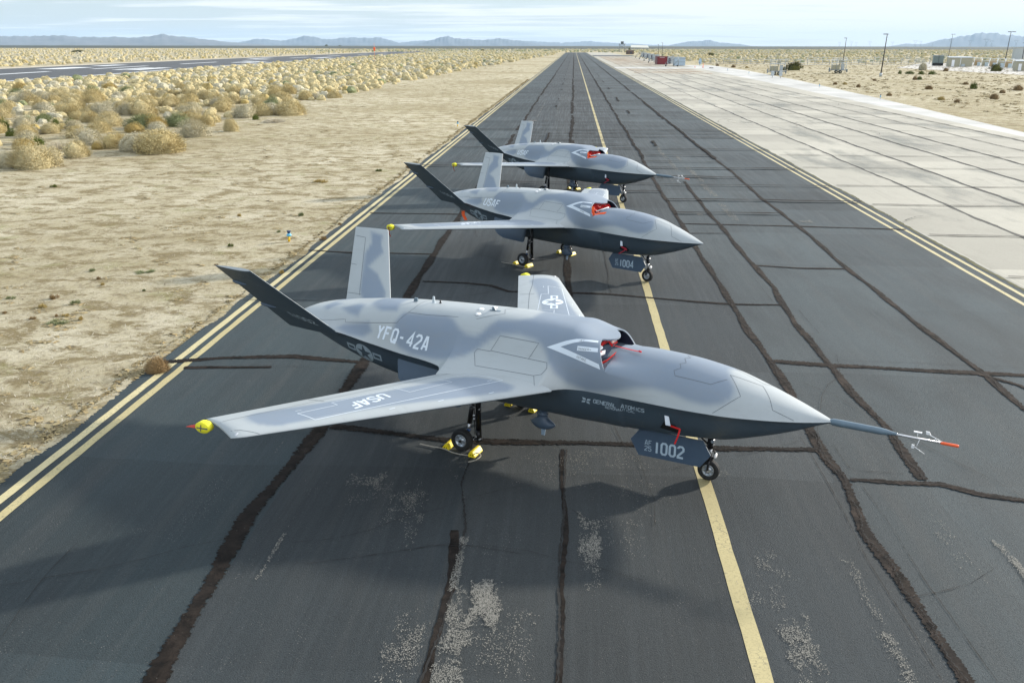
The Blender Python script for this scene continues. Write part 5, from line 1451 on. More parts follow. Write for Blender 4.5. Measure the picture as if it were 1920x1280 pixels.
named = [  # x, y on the ground, width, height, kind, label
    (43, 318, 82, 46, 'straw', 'large straw-yellow bush, lowest at the left edge'), (8, 316, 50, 30, 'pale', 'grey-straw bush cut by the left edge, beside the large straw-yellow one'), (97, 308, 33, 34, 'pale', 'pale upright bush right of the large straw-yellow bush at the left edge'),
    (137, 296, 48, 32, 'straw', 'round golden bush behind the pale upright one'), (37, 280, 36, 19, 'ochre', 'small ochre bush near the left edge'), (160, 273, 50, 30, 'pale', 'round grey-straw bush left of the big double bush'),
    (179, 281, 20, 14, 'ochre', 'tiny ochre bush at the foot of the grey-straw bush'), (102, 283, 32, 24, 'dead', 'whitish bare bush left of the round golden bush'), (213, 279, 50, 30, 'straw', 'straw bush at the left end of the big clump'),
    (245, 285, 60, 34, 'pale', 'pale straw bush in the middle of the big clump'), (290, 289, 92, 46, 'straw', 'biggest golden bush, front of the clump nearest the taxiway'), (358, 258, 52, 34, 'pale', 'rounded pale bush right of the green and ochre clump'),
    (383, 238, 30, 24, 'straw', 'straw bush just behind the rounded pale bush'), (262, 243, 66, 28, 'sage', 'grey-green bush between ochre ones'), (246, 249, 34, 17, 'ochre', 'ochre bush in front of the grey-green bush'), (288, 243, 40, 26, 'ochre', 'ochre bush right of the grey-green bush'),
    (325, 238, 44, 24, 'sage', 'olive bush behind the rounded pale bush'), (350, 229, 30, 20, 'ochre', 'small ochre bush on top of the green clump'), (430, 247, 28, 26, 'straw', 'lone upright straw bush right of the clump'), (262, 217, 54, 34, 'straw', 'large rounded straw bush behind the green clump'),
    (128, 219, 44, 24, 'straw', 'golden bush left of a pair of grey ones'), (187, 220, 50, 28, 'pale', 'grey-straw bush of the pair above the small green ones'), (167, 192, 40, 26, 'straw', 'round golden bush behind the grey-straw pair'), (140, 200, 40, 24, 'straw', 'straw bush left of the round golden bush'),
    (43, 195, 42, 24, 'pale', 'pale green-grey bush near the left edge'), (87, 192, 32, 18, 'pale', 'flat pale bush right of the pale green-grey one'), (12, 211, 30, 20, 'straw', 'straw bush cut by the left edge'), (540, 217, 60, 32, 'straw', 'broad straw bush nearest the bare strip, beside a green one'),
    (507, 205, 32, 24, 'sage', 'green bush behind the broad straw bush'), (510, 231, 36, 14, 'dead', 'low whitish dead bush in front of the green bush'), (478, 225, 13, 10, 'green', 'tiny green bush left of the whitish dead bush'), (417, 202, 30, 22, 'straw', 'golden round bush standing alone at mid left'),
    (390, 199, 22, 13, 'pale', 'small grey bush left of the golden round one'), (362, 199, 12, 9, 'straw', 'tiny straw bush left of the small grey one'), (320, 184, 30, 16, 'straw', 'left bush of the long straw row'), (345, 184, 44, 18, 'straw', 'middle bush of the long straw row'), (378, 183, 24, 14, 'pale', 'right bush of the long straw row'),
    (6, 243, 16, 18, 'green', 'dark green bush at the left edge'), (17, 256, 17, 13, 'green', 'small green bush just right of the dark one at the edge'), (65, 273, 27, 14, 'green', 'flat dark green bush between straw ones'), (103, 237, 12, 13, 'green', 'little green bush, left of two in the bare patch'),
    (128, 236, 18, 12, 'green', 'little green bush, right of two in the bare patch'), (108, 247, 9, 5, 'green', 'tiny green tuft below the two little green bushes'), (180, 224, 12, 9, 'green', 'green tuft at the foot of the grey-straw pair'), (571, 188, 28, 18, 'straw', 'golden bush at the edge of the bare strip'),
    (613, 182, 24, 16, 'ochre', 'ochre-tinted bush, rightmost of the near row'), (590, 186, 20, 12, 'pale', 'pale bush between two golden ones'), (527, 190, 30, 18, 'straw', 'straw bush behind the green and broad pair'),
]
def G(u, v, z=0.0):
    """ground point seen at this place in the photograph (used once, to read off where things stand)."""
    d = fwd + r2 * ((u - 960) / 1625.04) - u2 * ((v - 640) / 1625.04); t = (z - CAM_H) / d.z
    return Vector((0, 0, CAM_H)) + d * t
taken = []
for u, v, w, h, kind, lab in named:
    p = G(u, v); dist = p.length; m = dist / 1625 * 1.0
    shrub(p.x, p.y + w * m * .3, w * m * .92, h * m * .80, kind, lab, GB); taken.append((p.x, p.y + w * m * .3, w * m * .5))
def left_limit(y): return float(np.interp(y, [52, 63, 99, 124, 175, 334, 600, 800], [-38, -37, -34, -35, -36.5, -33, -25, -17]))
def runway_edge(y): return float(np.interp(y, [p[1] for p in rw_l], [p[0] for p in rw_l]))
pts = []
r_ = random.Random(5); CELL = {}
def cluster(x, y): return .5 + .5 * math.sin(x * .17 + 1.3 * math.sin(y * .045)) * math.sin(y * .06 + 1.1 * math.sin(x * .09))
def try_add(x, y, s, k):
    pts.append((x, y, s, k))
ntry = 0
while len(pts) < 6500:
    y = 66 + (1100 - 66) * r_.random() ** 1.55; x = r_.uniform(runway_edge(y) + 9, left_limit(y))
    dens = .62 if y > 125 else (.5 if y > 95 else .22)
    edge = (left_limit(y) - x)
    if edge < 8: dens *= .5
    if r_.random() > dens * (.35 + .65 * cluster(x, y)): continue
    if y < 90 and any((x - a) ** 2 + (y - b) ** 2 < (c + .9) ** 2 for a, b, c in taken): continue
    s = (.9 + 1.5 * r_.random() ** 1.6) * (1 + y / 1500)
    c0, c1 = int(x // 3), int(y // 3); hit = False
    for i in (-1, 0, 1):
        for j in (-1, 0, 1):
            for a, b, q in CELL.get((c0 + i, c1 + j), ()):
                if (a - x) ** 2 + (b - y) ** 2 < (.40 * (q + s)) ** 2: hit = True
    ntry += 1
    if ntry > 60000: break
    if hit: continue
    CELL.setdefault((c0, c1), []).append((x, y, s))
    try_add(x, y, s, r_.choices(['straw', 'pale', 'ochre', 'sage'], [7, 2, .35, .25])[0])
near = sorted(pts, key=lambda p: p[1] / p[2])[:215]; nset = set(near); rest = [p for p in pts if p not in nset]
WORD = dict(straw='rounded straw-coloured dry bush in the thicket before the runway', pale='rounded grey-straw dry bush in the thicket before the runway', ochre='rounded ochre dry bush in the thicket before the runway', sage='rounded grey-green bush in the thicket before the runway')
for x, y, s, kd in near: shrub(x, y, s, s * rng.uniform(.42, .56), kd, WORD[kd], {'straw': 'straw-coloured thicket bushes', 'pale': 'grey-straw thicket bushes', 'ochre': 'ochre thicket bushes', 'sage': 'grey-green thicket bushes'}[kd])
for _ in range(5200):   # beyond the runway
    y = 300 + 1500 * r_.random() ** 1.3; x = -float(np.interp(y, [p[1] for p in rw_r], [-p[0] for p in rw_r])) - 14 - 620 * (y / 700) * r_.random()
    rest.append((x, y, r_.uniform(1.0, 2.3) * (1 + y / 1800), r_.choices(['straw', 'pale', 'ochre'], [8, 3, .2])[0]))
for _ in range(7000):   # the right-hand desert, behind the fence
    y = 440 + 1500 * r_.random() ** 1.2; x = 55 + (y * .66) * r_.random()
    if 30 < x < 60 and y < 1100: continue
    rest.append((x, y, r_.uniform(1.2, 2.6) * (1 + y / 2500), r_.choices(['straw', 'pale', 'ochre', 'sage'], [8, 3, .3, .5])[0]))
for _ in range(2600):
    y = 1100 + 900 * r_.random(); x = r_.uniform(-400, 400); rest.append((x, y, r_.uniform(2, 4), r_.choice(['straw', 'pale', 'sage'])))
BANK = {}
def bank(n, sz, v):
    if (n, v) not in BANK:
        dm = dome_quads(12, 5, .46, .44, 31 + v, .07) if n > 100 else (dome_quads(9, 4, .46, .44, 31 + v, .07) if n > 50 else dome_quads(7, 2, .48, .46, 31 + v, .08))
        BANK[(n, v)] = np.concatenate([dm, bush_quads(n, .47, .45, sz, 900 + v + n, 7, inner=.0, jit=.3)]) if n > 20 else (dm if n == 20 else bush_quads(n, .5, .50, sz, 900 + v + n, 7, inner=.0, jit=.16))
    return BANK[(n, v)]
parts_ = {k_: [] for k_ in LEAF}
for x, y, s, kd in rest:
    d = math.hypot(x, y); n, sz = (150, .030) if d < 260 else ((60, .05) if d < 480 else (20, .18))
    q = bank(n, sz, r_.randrange(5)); a = r_.uniform(0, 6.3); ca, sa = math.cos(a), math.sin(a); k_ = s * np.array([1, 1, r_.uniform(.95, 1.3)])
    k_[2] *= .92; p = q * k_; p = np.stack([p[..., 0] * ca - p[..., 1] * sa + x, p[..., 0] * sa + p[..., 1] * ca + y, p[..., 2]], -1); parts_[kd].append(p)
Q, MI, mats = [], [], []
for kd, l in parts_.items():
    if l:
        c_ = np.concatenate(l); Q.append(c_); MI.append(np.full(len(c_), len(mats))); mats.append(LEAF[kd])
o = link('far_scrub', fast_quads('far_scrub', np.concatenate(Q), mats, np.concatenate(MI))); tag(o, 'dense dry scrub covering the desert beyond', 'scrub', kind='stuff')

GT = 'small tufts on the sand left of the taxiway'
tufts = [(297, 697, 46, 25, 'brown', 'round brown tumbleweed at the asphalt edge where a crack meets the yellow lines'), (606, 450, 20, 9, 'brown', 'brown tuft at the asphalt edge near the blue edge light'), (637, 423, 12, 6, 'brown', 'brown tuft farther along the asphalt edge'), (526, 514, 13, 10, 'ochre', 'ochre tuft at the asphalt edge by the nearest tail fin tip'),
         (106, 560, 20, 9, 'brown', 'orange-brown tuft on open sand, largest of a loose row'), (81, 577, 18, 7, 'ochre', 'flat orange tuft left of the loose row'), (105, 594, 8, 6, 'brown', 'tiny brown tuft, lowest of a pair'), (122, 592, 15, 5, 'ochre', 'flat ochre tuft beside the tiny brown one'), (150, 600, 12, 8, 'ochre', 'small orange tuft at the right of the loose row'), (62, 598, 14, 5, 'brown', 'flat brown tuft left of the pair'),
         (186, 524, 10, 6, 'brown', 'small brown tuft above the ochre one'), (194, 534, 10, 5, 'ochre', 'small ochre tuft above the loose row'), (146, 569, 24, 8, 'sage', 'grey-green low plant on open sand'), (19, 560, 18, 5, 'sage', 'grey-green low plant at the left edge'), (176, 508, 16, 6, 'sage', 'grey-green low plant above the brown tufts'), (521, 436, 12, 5, 'sage', 'grey-green plant just left of the nearby blue edge light'),
         (432, 462, 12, 7, 'green', 'green plant on the sand left of the blue edge light'), (562, 405, 14, 8, 'sage', 'blue-green plant beyond the nearby blue edge light'), (449, 406, 10, 6, 'ochre', 'ochre tuft left of the blue-green plant'), (711, 321, 14, 5, 'green', 'green plant on bare sand left of the middle tail fin'), (98, 351, 14, 5, 'green', 'small green plant on bare sand at the far left'), (600, 342, 30, 6, 'ochre', 'flat ochre tuft at the middle of the bare sand'),
         (766, 315, 14, 8, 'brown', 'brown tuft at the asphalt edge by the middle tail fin tip'), (405, 497, 9, 3, 'brown', 'tiny brown tuft left of the nearest tail fin tip'), (8, 588, 12, 4, 'brown', 'tiny brown tuft at the left edge'), (270, 545, 10, 4, 'green', 'tiny green plant right of the brown tufts'), (275, 510, 40, 4, 'sage', 'thin green streak of low plants on the sand'), (110, 606, 42, 6, 'sage', 'low green patch below the loose row')]
for u, v, w, h, kd, lab in tufts:
    p = G(u, v); m = p.length / 1625; shrub(p.x, p.y, w * m, h * m * 1.05, kd, lab, GT, 'low_tuft', 'tuft')
GR = 'low shrubs right of the apron'
rt = [(1825, 167, 13, 9, 'green', 'green shrub, brightest on the right-hand field'), (1909, 170, 15, 8, 'brown', 'brown shrub near the right edge of the field'), (1863, 186, 13, 8, 'brown', 'dark brown shrub below the green one'), (1609, 164, 7, 5, 'brown', 'small brown shrub beyond the pale strip, left one'), (1566, 159, 7, 4, 'brown', 'small brown shrub near the farther blue edge light'), (1724, 150, 8, 5, 'green', 'small green shrub, right of a pair'),
      (1715, 150, 8, 5, 'brown', 'small brown shrub, left of a pair'), (1773, 134, 9, 5, 'brown', 'dark shrub below the tan cabin'), (1810, 159, 9, 4, 'brown', 'brown shrub left of the brightest green shrub'), (1794, 193, 9, 5, 'brown', 'brown shrub lowest on the right-hand field'), (1741, 168, 12, 6, 'brown', 'brown shrub in the middle of the right-hand field'), (1667, 180, 10, 4, 'brown', 'brown shrub by the nearer blue edge light'), (1879, 175, 9, 5, 'brown', 'brown shrub between two dark ones at right'),
      (1764, 188, 12, 5, 'ochre', 'ochre shrub left of the lowest brown one'), (1584, 159, 7, 4, 'ochre', 'ochre shrub right of the small brown one'), (1640, 152, 6, 3, 'brown', 'tiny brown shrub by the tall lamp post'), (1730, 132, 14, 11, 'pale', 'pale bushy shrub below the green row'), (1687, 139, 6, 5, 'green', 'green shrub at the left end of the green row'), (1705, 139, 16, 4, 'green', 'green low shrub in the green row'),
      (1727, 140, 9, 5, 'green', 'green shrub in the middle of the green row'), (1747, 140, 12, 5, 'green', 'green shrub at the right end of the green row'), (1375, 127, 8, 4, 'brown', 'brown shrub by the fence end'), (1345, 124, 6, 3, 'brown', 'tiny brown shrub by the fence end'), (1400, 128, 6, 3, 'ochre', 'tiny ochre shrub left of the first trailer')]
for u, v, w, h, kd, lab in rt:
    p = G(u, v); m = p.length / 1625; shrub(p.x, p.y, w * m, h * m, kd, lab, GR)
Q = []
for _ in range(5200):    # low dry growth over the right-hand field
    y = 60 + 380 * r_.random() ** .8; x = 50 + y * .62 * r_.random()
    if x < float(np.interp(y, [80, 140, 215, 300], [42, 47, 53, 57])): continue
    d = math.hypot(x, y); s = r_.uniform(.3, .9); q = bank(14, .16, r_.randrange(5)) * s * np.array([1.2, 1.2, .45]); Q.append(q + np.array([x, y, 0]))
for _ in range(5200):
    y = 14 + 330 * r_.random() ** 1.9; x = -10.6 - (3 + y * .55) * r_.random()
    if x < runway_edge(y) + 6: continue
    g_ = math.sin(x * .55 + 2 * math.sin(y * .23)) * math.sin(y * .31 + 1.7 * math.sin(x * .4)) + .6 * math.sin(x * 1.9 + y * .7)
    if g_ < r_.uniform(-.5, 1.4): continue
    s = r_.uniform(.10, .42) * (1 + y / 160); q = bank(14, .16, r_.randrange(5)) * s * np.array([1.1, 1.1, .16]); Q.append(q + np.array([x, y, 0]))
for _ in range(1500):
    y = 11 + 200 * r_.random() ** 2; x = -10.25 - abs(r_.gauss(0, .18)); s = r_.uniform(.06, .20) * (1 + y / 120); q = bank(14, .16, r_.randrange(5)) * s * np.array([1.3, 1.3, .45]); Q.append(q + np.array([x, y, 0.0]))
o = link('dry_grass', fast_quads('dry_grass', np.concatenate(Q), mat_leaf('dry_grass_blades', (.27, .20, .10), (.42, .35, .20)))); tag(o, 'low dry grass scattered over the sand on both sides', 'grass', kind='stuff')
# straw litter and stubble on the near sand
N = 26000; r = np.random.RandomState(4)
Y_ = 11 + 62 * r.rand(N) ** 1.5; X_ = -10.25 - (4 + Y_ * .62) * r.rand(N) ** 1.15; L_ = .025 + .09 * r.rand(N) ** 3; A_ = r.rand(N) * 6.28; Wd = (.0022 + .003 * r.rand(N)) * (1 + Y_ / 30)
dx_, dy_ = np.cos(A_) * L_, np.sin(A_) * L_; nx_, ny_ = -np.sin(A_) * Wd, np.cos(A_) * Wd; z0 = .006 + .01 * r.rand(N); z1 = z0 + (r.rand(N) ** 2) * .03
Q = np.stack([np.stack([X_ - dx_ - nx_, Y_ - dy_ - ny_, z0], -1), np.stack([X_ - dx_ + nx_, Y_ - dy_ + ny_, z0], -1), np.stack([X_ + dx_ + nx_, Y_ + dy_ + ny_, z1], -1), np.stack([X_ + dx_ - nx_, Y_ + dy_ - ny_, z1], -1)], 1)
MI = (r.rand(N) < .45).astype(int)
o = link('straw_litter', fast_quads('straw_litter', Q, [LEAF['dead'], simple('dark_stubble', (.16, .12, .07), .9, var=.4)], MI)); tag(o, 'fine straw and stubble scattered over the sand', 'litter', kind='stuff')

def tree(u, v, w, h, lab, kind='olive', name='desert_tree', group=None, trunk=.12):
    p = G(u, v); m = p.length / 1625; w *= m; h *= m
    t = empty(name, (p.x, p.y, 0), rng.uniform(0, 6), lab, 'tree', group)
    seed = int(u)
    Qs = []; rr = np.random.RandomState(seed)
    for k in range(9):
        a = rr.rand() * 6.28; c = np.array([math.cos(a) * .30 * rr.rand() ** .5, math.sin(a) * .30 * rr.rand() ** .5, .06 + .52 * rr.rand()]); s = .22 + .12 * rr.rand()
        q = bush_quads(170, s, s, .024, seed + k, 5, inner=.4); q[..., 2] -= s * .2; Qs.append(q + c)
    q = np.concatenate(Qs) * np.array([w, w, h]); q[..., 2] = np.maximum(q[..., 2], .02)
    link('crown', fast_quads('crown', np.concatenate([q, dome_quads(14, 6, .36 * w, .62 * h, seed, .06)]), LEAF[kind]), t)
    bm = bmesh.new(); tube(bm, (0, 0, 0), (0, 0, h * .4), w * .03, w * .01, 8)
    for k in range(6):
        a = k * 1.05; tube(bm, (0, 0, h * .06), (math.cos(a) * w * .3, math.sin(a) * w * .3, h * .6), w * .018, w * .006, 6)
    link('trunk', bm_mesh('trunk', bm, STEM), t)
tree(1488, 132, 31, 19, 'broad dark olive tree-like bush behind the first generator trailer'); tree(1470, 132, 12, 8, 'small dark green bush left of the broad olive one'); tree(1867, 134, 23, 15, 'rounded olive bush in front of the pipe racks')
tree(1333, 105, 13, 7, 'lone dark bush in the far field right of the containers')
tree(612, 88.6, 7, 6, 'tiny dark tree on the horizon, left of a pair', group='trees on the horizon'); tree(638, 88.6, 8, 4, 'tiny dark tree on the horizon, right of a pair', group='trees on the horizon')
tree(146, 98.5, 22, 5, 'dark flat bush in the scrub far beyond the runway'); tree(905, 96, 9, 4, 'dark bush beside the far end of the runway')
tree(1180, 97, 5, 8, 'small conical dark tree beside the long white roof')

# ------------------------------------------------------------------ lights, poles, trailers, sheds
PALEM = simple('pale_grey_paint', (.42, .46, .48), .5, var=.06); TAN = simple('tan_panel', (.36, .335, .24), .6, var=.06); GALV = simple('galvanised_steel', (.22, .25, .27), .5, .3); DKP = simple('dark_brown_pole', (.035, .030, .030), .7)
BLUEL = simple('blue_glass', (.02, .10, .45), .2); YELP = simple('yellow_pipe', (.80, .50, .02), .5); REDC = simple('red_container_paint', (.15, .012, .018), .5, var=.12); BRN = simple('brown_boards', (.11, .07, .05), .8, var=.2)
def edge_light(u, v, lab, hgt=.45, yel=True):
    p = G(u, v); t = empty('edge_light', (p.x, p.y, 0), 0, lab, 'edge light', 'blue edge lights')
    bm = bmesh.new(); tube(bm, (0, 0, 0), (.02, 0, hgt * .52), .045, n=10); link('post', bm_mesh('post', bm, YELP if yel else PALEM), t)
    bm = bmesh.new(); lathe(bm, [(.001, hgt * .50), (.09, hgt * .51), (.105, hgt * .56), (.10, hgt * .64), (.07, hgt * .68), (.06, hgt * .76), (.001, hgt * .77)], (.02, 0, 0), 'z', 16); link('housing', bm_mesh('housing', bm, simple('light_blue_plastic', (.12, .42, .62), .4)), t)
    bm = bmesh.new(); lathe(bm, [(.05, hgt * .765), (.055, hgt * .82), (.085, hgt * .97), (.07, hgt), (.001, hgt)], (.02, 0, 0), 'z', 16); link('lens', bm_mesh('lens', bm, simple('dark_blue_lens', (.02, .04, .10), .15)), t)
edge_light(542, 453, 'blue edge light on a yellow post, nearest on the sand'); edge_light(858, 237.5, 'blue edge light at the asphalt edge by the farthest tail fin', .5); edge_light(1650, 187, 'nearer blue edge light beside the pale strip', .75, False); edge_light(1536, 165, 'farther blue edge light beside the pale strip', .75, False); edge_light(1404, 140, 'small blue edge light left of the first trailer', .8, False); edge_light(1364, 134, 'smallest blue edge light, by the corner of the apron', .8, False)
def lamp_post(u, v, H, lab, heads=1, lean=0.0):
    p = G(u, v); t = empty('lamp_post', (p.x, p.y, 0), 0, lab, 'lamp post', 'tall lamp posts beyond the apron')
    bm = bmesh.new(); tube(bm, (0, 0, .8), (lean, 0, H), .16, .10, 10); link('pole', bm_mesh('pole', bm, DKP), t)
    bm = bmesh.new(); tube(bm, (0, 0, 0), (0, 0, .9), .35, n=12); link('base', bm_mesh('base', bm, PALEM), t)
    for k in range(heads):
        bm = bmesh.new(); x0 = lean + (-.9 if heads == 1 else (-1.0, .5)[k]); box(bm, x0, x0 + 1.1, -.3, .3, H - .05, H + .18); link('lamp_head', bm_mesh('lamp_head', bm, GALV if heads == 1 else DKP), t)
lamp_post(1580, 121, 10.8, 'lamp post rising behind the second generator trailer', 1, .3); lamp_post(1651, 144, 10.4, 'nearest lamp post, on a white base right of the second trailer', 1, .3); lamp_post(1778, 109, 15.2, 'lamp post behind the tan cabin', 2, .6); lamp_post(1882, 127, 12.6, 'lamp post among the pipe racks, right of the olive bush', 2, .4)
lamp_post(1915, 120, 9.0, 'lamp post at the right edge, left one of the near pair of sheds', 1); lamp_post(1241, 108, 9.5, 'thin lamp post behind the red container', 1, .1); lamp_post(1234, 105, 8.5, 'slimmer post left of the lamp post behind the red container', 1)
def marker_pole():
    p = G(703, 118); t = empty('marker_pole', (p.x, p.y, 0), 0, 'slim pole with an orange marker rising from the scrub before the runway', 'marker')
    bm = bmesh.new(); tube(bm, (0, 0, 0), (0, 0, 8.6), .07, n=8); link('pole', bm_mesh('pole', bm, simple('orange_white_pole', (.70, .25, .12), .5)), t)
    bm = bmesh.new(); lathe(bm, [(.05, 5.0), (.35, 5.3), (.42, 6.3), (.6, 6.6), (.05, 6.7)], (0, 0, 0), 'z', 12); link('marker', bm_mesh('marker', bm, M['orange']), t)
marker_pole()
def trailer(u, v, lab, s=1.0):
    p = G(u, v); t = empty('generator_trailer', (p.x, p.y, 0), R(-12), lab, 'trailer', 'generator trailers on the field')
    bm = bmesh.new(); box(bm, -2.4, 2.4, -1.1, 1.1, .85, 1.05); box(bm, -2.6, -2.3, -1.1, 1.1, .5, 1.6); box(bm, 2.2, 2.5, -1.1, 1.1, .4, 1.2); link('deck', bm_mesh('deck', bm, GALV), t)
    for x in (-.55, .55):
        for y in (-1.15, 1.15):
            b = bmesh.new(); lathe(b, [(.001, -.13), (.2, -.13), (.42, -.12), (.45, 0), (.42, .12), (.001, .13)], (x, y, .45), 'y', 18); link('wheel', bm_mesh('wheel', b, M['rubber']), t)
            b = bmesh.new(); lathe(b, [(.001, -.15), (.2, -.145), (.22, -.13)], (x, y, .45), 'y', 14); link('hub', bm_mesh('hub', b, TAN), t)
    bm = bmesh.new(); box(bm, -1.9, .3, -.8, .8, 1.05, 2.35); box(bm, -1.6, -.9, -.83, -.8, 1.4, 2.0); box(bm, -.5, 0, -.84, -.8, 1.3, 2.1); link('generator', bm_mesh('generator', bm, TAN), t)
    bm = bmesh.new(); box(bm, .7, 1.5, -.7, .7, 1.05, 2.6); tube(bm, (1.1, -.75, 1.9), (1.1, .75, 1.9), .5, n=16); link('winch', bm_mesh('winch', bm, PALEM), t)
    bm = bmesh.new(); box(bm, -1.9, 2.1, -1.0, 1.0, 2.95, 3.1)
    for x in (-1.9, -.6, .7, 2.05):
        for y in (-1, 1): tube(bm, (x, y, 1.05), (x, y, 3.0), .05, n=6); tube(bm, (x, y, 3.1), (x, y, 4.1), .035, n=6)
    for z in (3.6, 4.1):
        for y in (-1, 1): tube(bm, (-1.9, y, z), (2.05, y, z), .035, n=6)
        for x in (-1.9, 2.05): tube(bm, (x, -1, z), (x, 1, z), .035, n=6)
    link('platform', bm_mesh('platform', bm, PALEM), t)
    bm = bmesh.new(); tube(bm, (.2, 0, 1.05), (.2, 0, 5.6), .12, .07); tube(bm, (-.5, 0, 3.1), (-.4, 0, 6.3), .04); box(bm, -.1, .9, -.4, .4, 3.1, 3.7); box(bm, -.1, .5, -.3, .3, 5.2, 5.7); link('mast', bm_mesh('mast', bm, TAN), t)
trailer(1456, 141, 'generator trailer with railed platform, left of the broad olive bush'); trailer(1571, 138, 'generator trailer with railed platform beside the lamp post')
for u, v, hh, lab in ((1448, 146, 1.6, 'pale upright cabinet in front of the first trailer'), (1463, 147, 1.8, 'tilted pale panel on a post in front of the first trailer')):
    p = G(u, v); t = empty('equipment_cabinet', (p.x, p.y, 0), .2, lab, 'cabinet'); bm = bmesh.new(); box(bm, -.35, .35, -.2, .2, .5, hh); link('box', bm_mesh('box', bm, PALEM), t); bm = bmesh.new(); tube(bm, (0, 0, 0), (0, 0, .5), .07); link('post', bm_mesh('post', bm, GALV), t)
WHT2 = simple('white_frame', (.7, .72, .72), .5)
def fence(pa, pb, H, lab):
    a, b = Vector(pa), Vector(pb); L = (b - a).length; n = int(L / 3.2); t = empty('fence', (a.x, a.y, 0), math.atan2(b.y - a.y, b.x - a.x), lab, 'fence')
    bm = bmesh.new(); tube(bm, (0, 0, 0), (0, 0, H), .09, n=6); me = bm_mesh('post', bm, GALV)
    for i in range(min(n, 95) + 1): link('post', me, t, (L * i / min(n, 95), 0, 0))
    for z in (H, H * .5, .15):
        bm = bmesh.new(); tube(bm, (0, 0, z), (L, 0, z), .075, n=5, cap=False); link('rail', bm_mesh('rail', bm, WHT2), t)
g = G(1320, 119); g2 = G(1500, 122); g3 = G(1742, 121.5); g4 = G(1748, 118)
fence((g.x, g.y), (g2.x, g2.y), 1.9, 'pale wire fence from the containers to the olive bush'); fence((g2.x, g2.y), (g3.x, g3.y), 1.9, 'pale wire fence from the olive bush to the dark generator'); fence((g.x + 60, g.y + 55), (g3.x + 30, g3.y + 60), 1.9, 'second wire fence farther back along the scrub')
gx_, gy_ = G(1745, 127), G(1990, 141)
sheet('gravel_yard', [(gx_.x - 14, gx_.y - 4), (G(2000, 146).x, G(2000, 146).y), (G(2000, 118).x, G(2000, 118).y), (G(1735, 118).x, G(1735, 118).y)], .03, mat_concrete('pale_gravel', (.50, .47, .42), .2))
def shed(u, v, w, d, h, mat, name, lab, cat, rz=0.0, door=None, roof=.0, roofm=None, ribs=0, group=None):
    p = G(u, v); t = empty(name, (p.x, p.y, 0), rz, lab, cat, group)
    bm = bmesh.new(); box(bm, -w / 2, w / 2, 0, d, .15, h)
    for k in range(ribs):
        x = -w / 2 + w * (k + .5) / ribs; box(bm, x - .03, x + .03, -.04, 0, .2, h - .1)
    link('wall', bm_mesh('wall', bm, mat), t)
    bm = bmesh.new(); A = [(-w / 2 - .15, -.15, h), (w / 2 + .15, -.15, h + .003), (w / 2 + .15, d + .15, h + roof), (-w / 2 - .15, d + .15, h + roof)]; slab(bm, [(x, y, z + .06) for x, y, z in A], (0, 0, .12)); link('roof', bm_mesh('roof', bm, roofm or PALEM), t)
    if door:
        bm = bmesh.new(); box(bm, door[0], door[1], -.05, -.003, .2, door[2]); link('door', bm_mesh('door', bm, M['white'] if len(door) < 4 else door[3]), t)
    return t
WHT2 = simple('white_frame', (.7, .72, .72), .5)
t = shed(1800, 126, 8.2, 4.5, 3.4, TAN, 'equipment_cabin', 'tan cabin with a white door and pale roof beyond the field', 'cabin', R(-10), (-3.2, -2.2, 2.6), .3, ribs=6)
bm = bmesh.new(); box(bm, .3, 1.5, -.5, -.01, .2, 1.1); link('cooler', bm_mesh('cooler', bm, PALEM), t); bm = bmesh.new(); box(bm, -.2, -.0, -.06, -.003, .2, 3.3); link('trim', bm_mesh('trim', bm, WHT2), t)
t = shed(1758, 124, 3.8, 3.0, 4.0, simple('grey_green_steel', (.14, .18, .17), .5), 'generator_box', 'dark grey-green steel box on a black base left of the tan cabin', 'generator', R(-14)); bm = bmesh.new(); box(bm, -2.0, 2.0, -.12, -.004, .1, 1.15); link('base', bm_mesh('base', bm, M['black']), t); bm = bmesh.new(); box(bm, .0, .1, -.1, -.003, 1.2, 4.0); link('seam', bm_mesh('seam', bm, M['black']), t)
shed(1921, 134, 5.5, 4.0, 3.0, TAN, 'equipment_cabin', 'tan cabin cut off by the right edge', 'cabin', R(-14), (-2.0, -1.1, 2.3), .3, ribs=4); shed(1909, 114, 5.2, 4, 6.8, PALEM, 'raised_tank', 'pale square tank standing tall at the right edge', 'tank', R(-10), ribs=3)
for k in range(7):    # pipe racks
    u = 1818 + k * 14.5; v = 124.0 + k * .95; p = G(u, v); t = empty('pipe_rack', (p.x, p.y, 0), R(-14), ['pipe rack next to the tan cabin', 'second pipe rack from the tan cabin', 'third pipe rack from the tan cabin', 'pipe rack behind the olive bush', 'pipe rack just right of the olive bush', 'pipe rack beside the lamp post', 'pipe rack nearest the right-hand cabin'][k] + ', with a grey cabinet', 'rack', 'white pipe racks with cabinets')
    bm = bmesh.new()
    for x in (-1.4, 1.4): tube(bm, (x, 0, 0), (x, 0, 3.3), .10, n=8)
    tube(bm, (-1.6, 0, 3.2), (1.6, 0, 3.2), .09, n=8); tube(bm, (-1.4, 0, 2.3), (1.4, 0, 2.3), .05, n=6); link('frame', bm_mesh('frame', bm, WHT2), t)
    bm = bmesh.new(); box(bm, -.2, .9, -.3, .4, .2, 1.7); link('cabinet', bm_mesh('cabinet', bm, simple('grey_blue_cabinet', (.40, .48, .52), .5)), t)
    bm = bmesh.new(); box(bm, -1.1, 1.1, 1.0, 1.4, .3, 2.5); link('panel', bm_mesh('panel', bm, simple('rusty_panel', (.42, .30, .16), .7) if k % 2 else TAN), t)
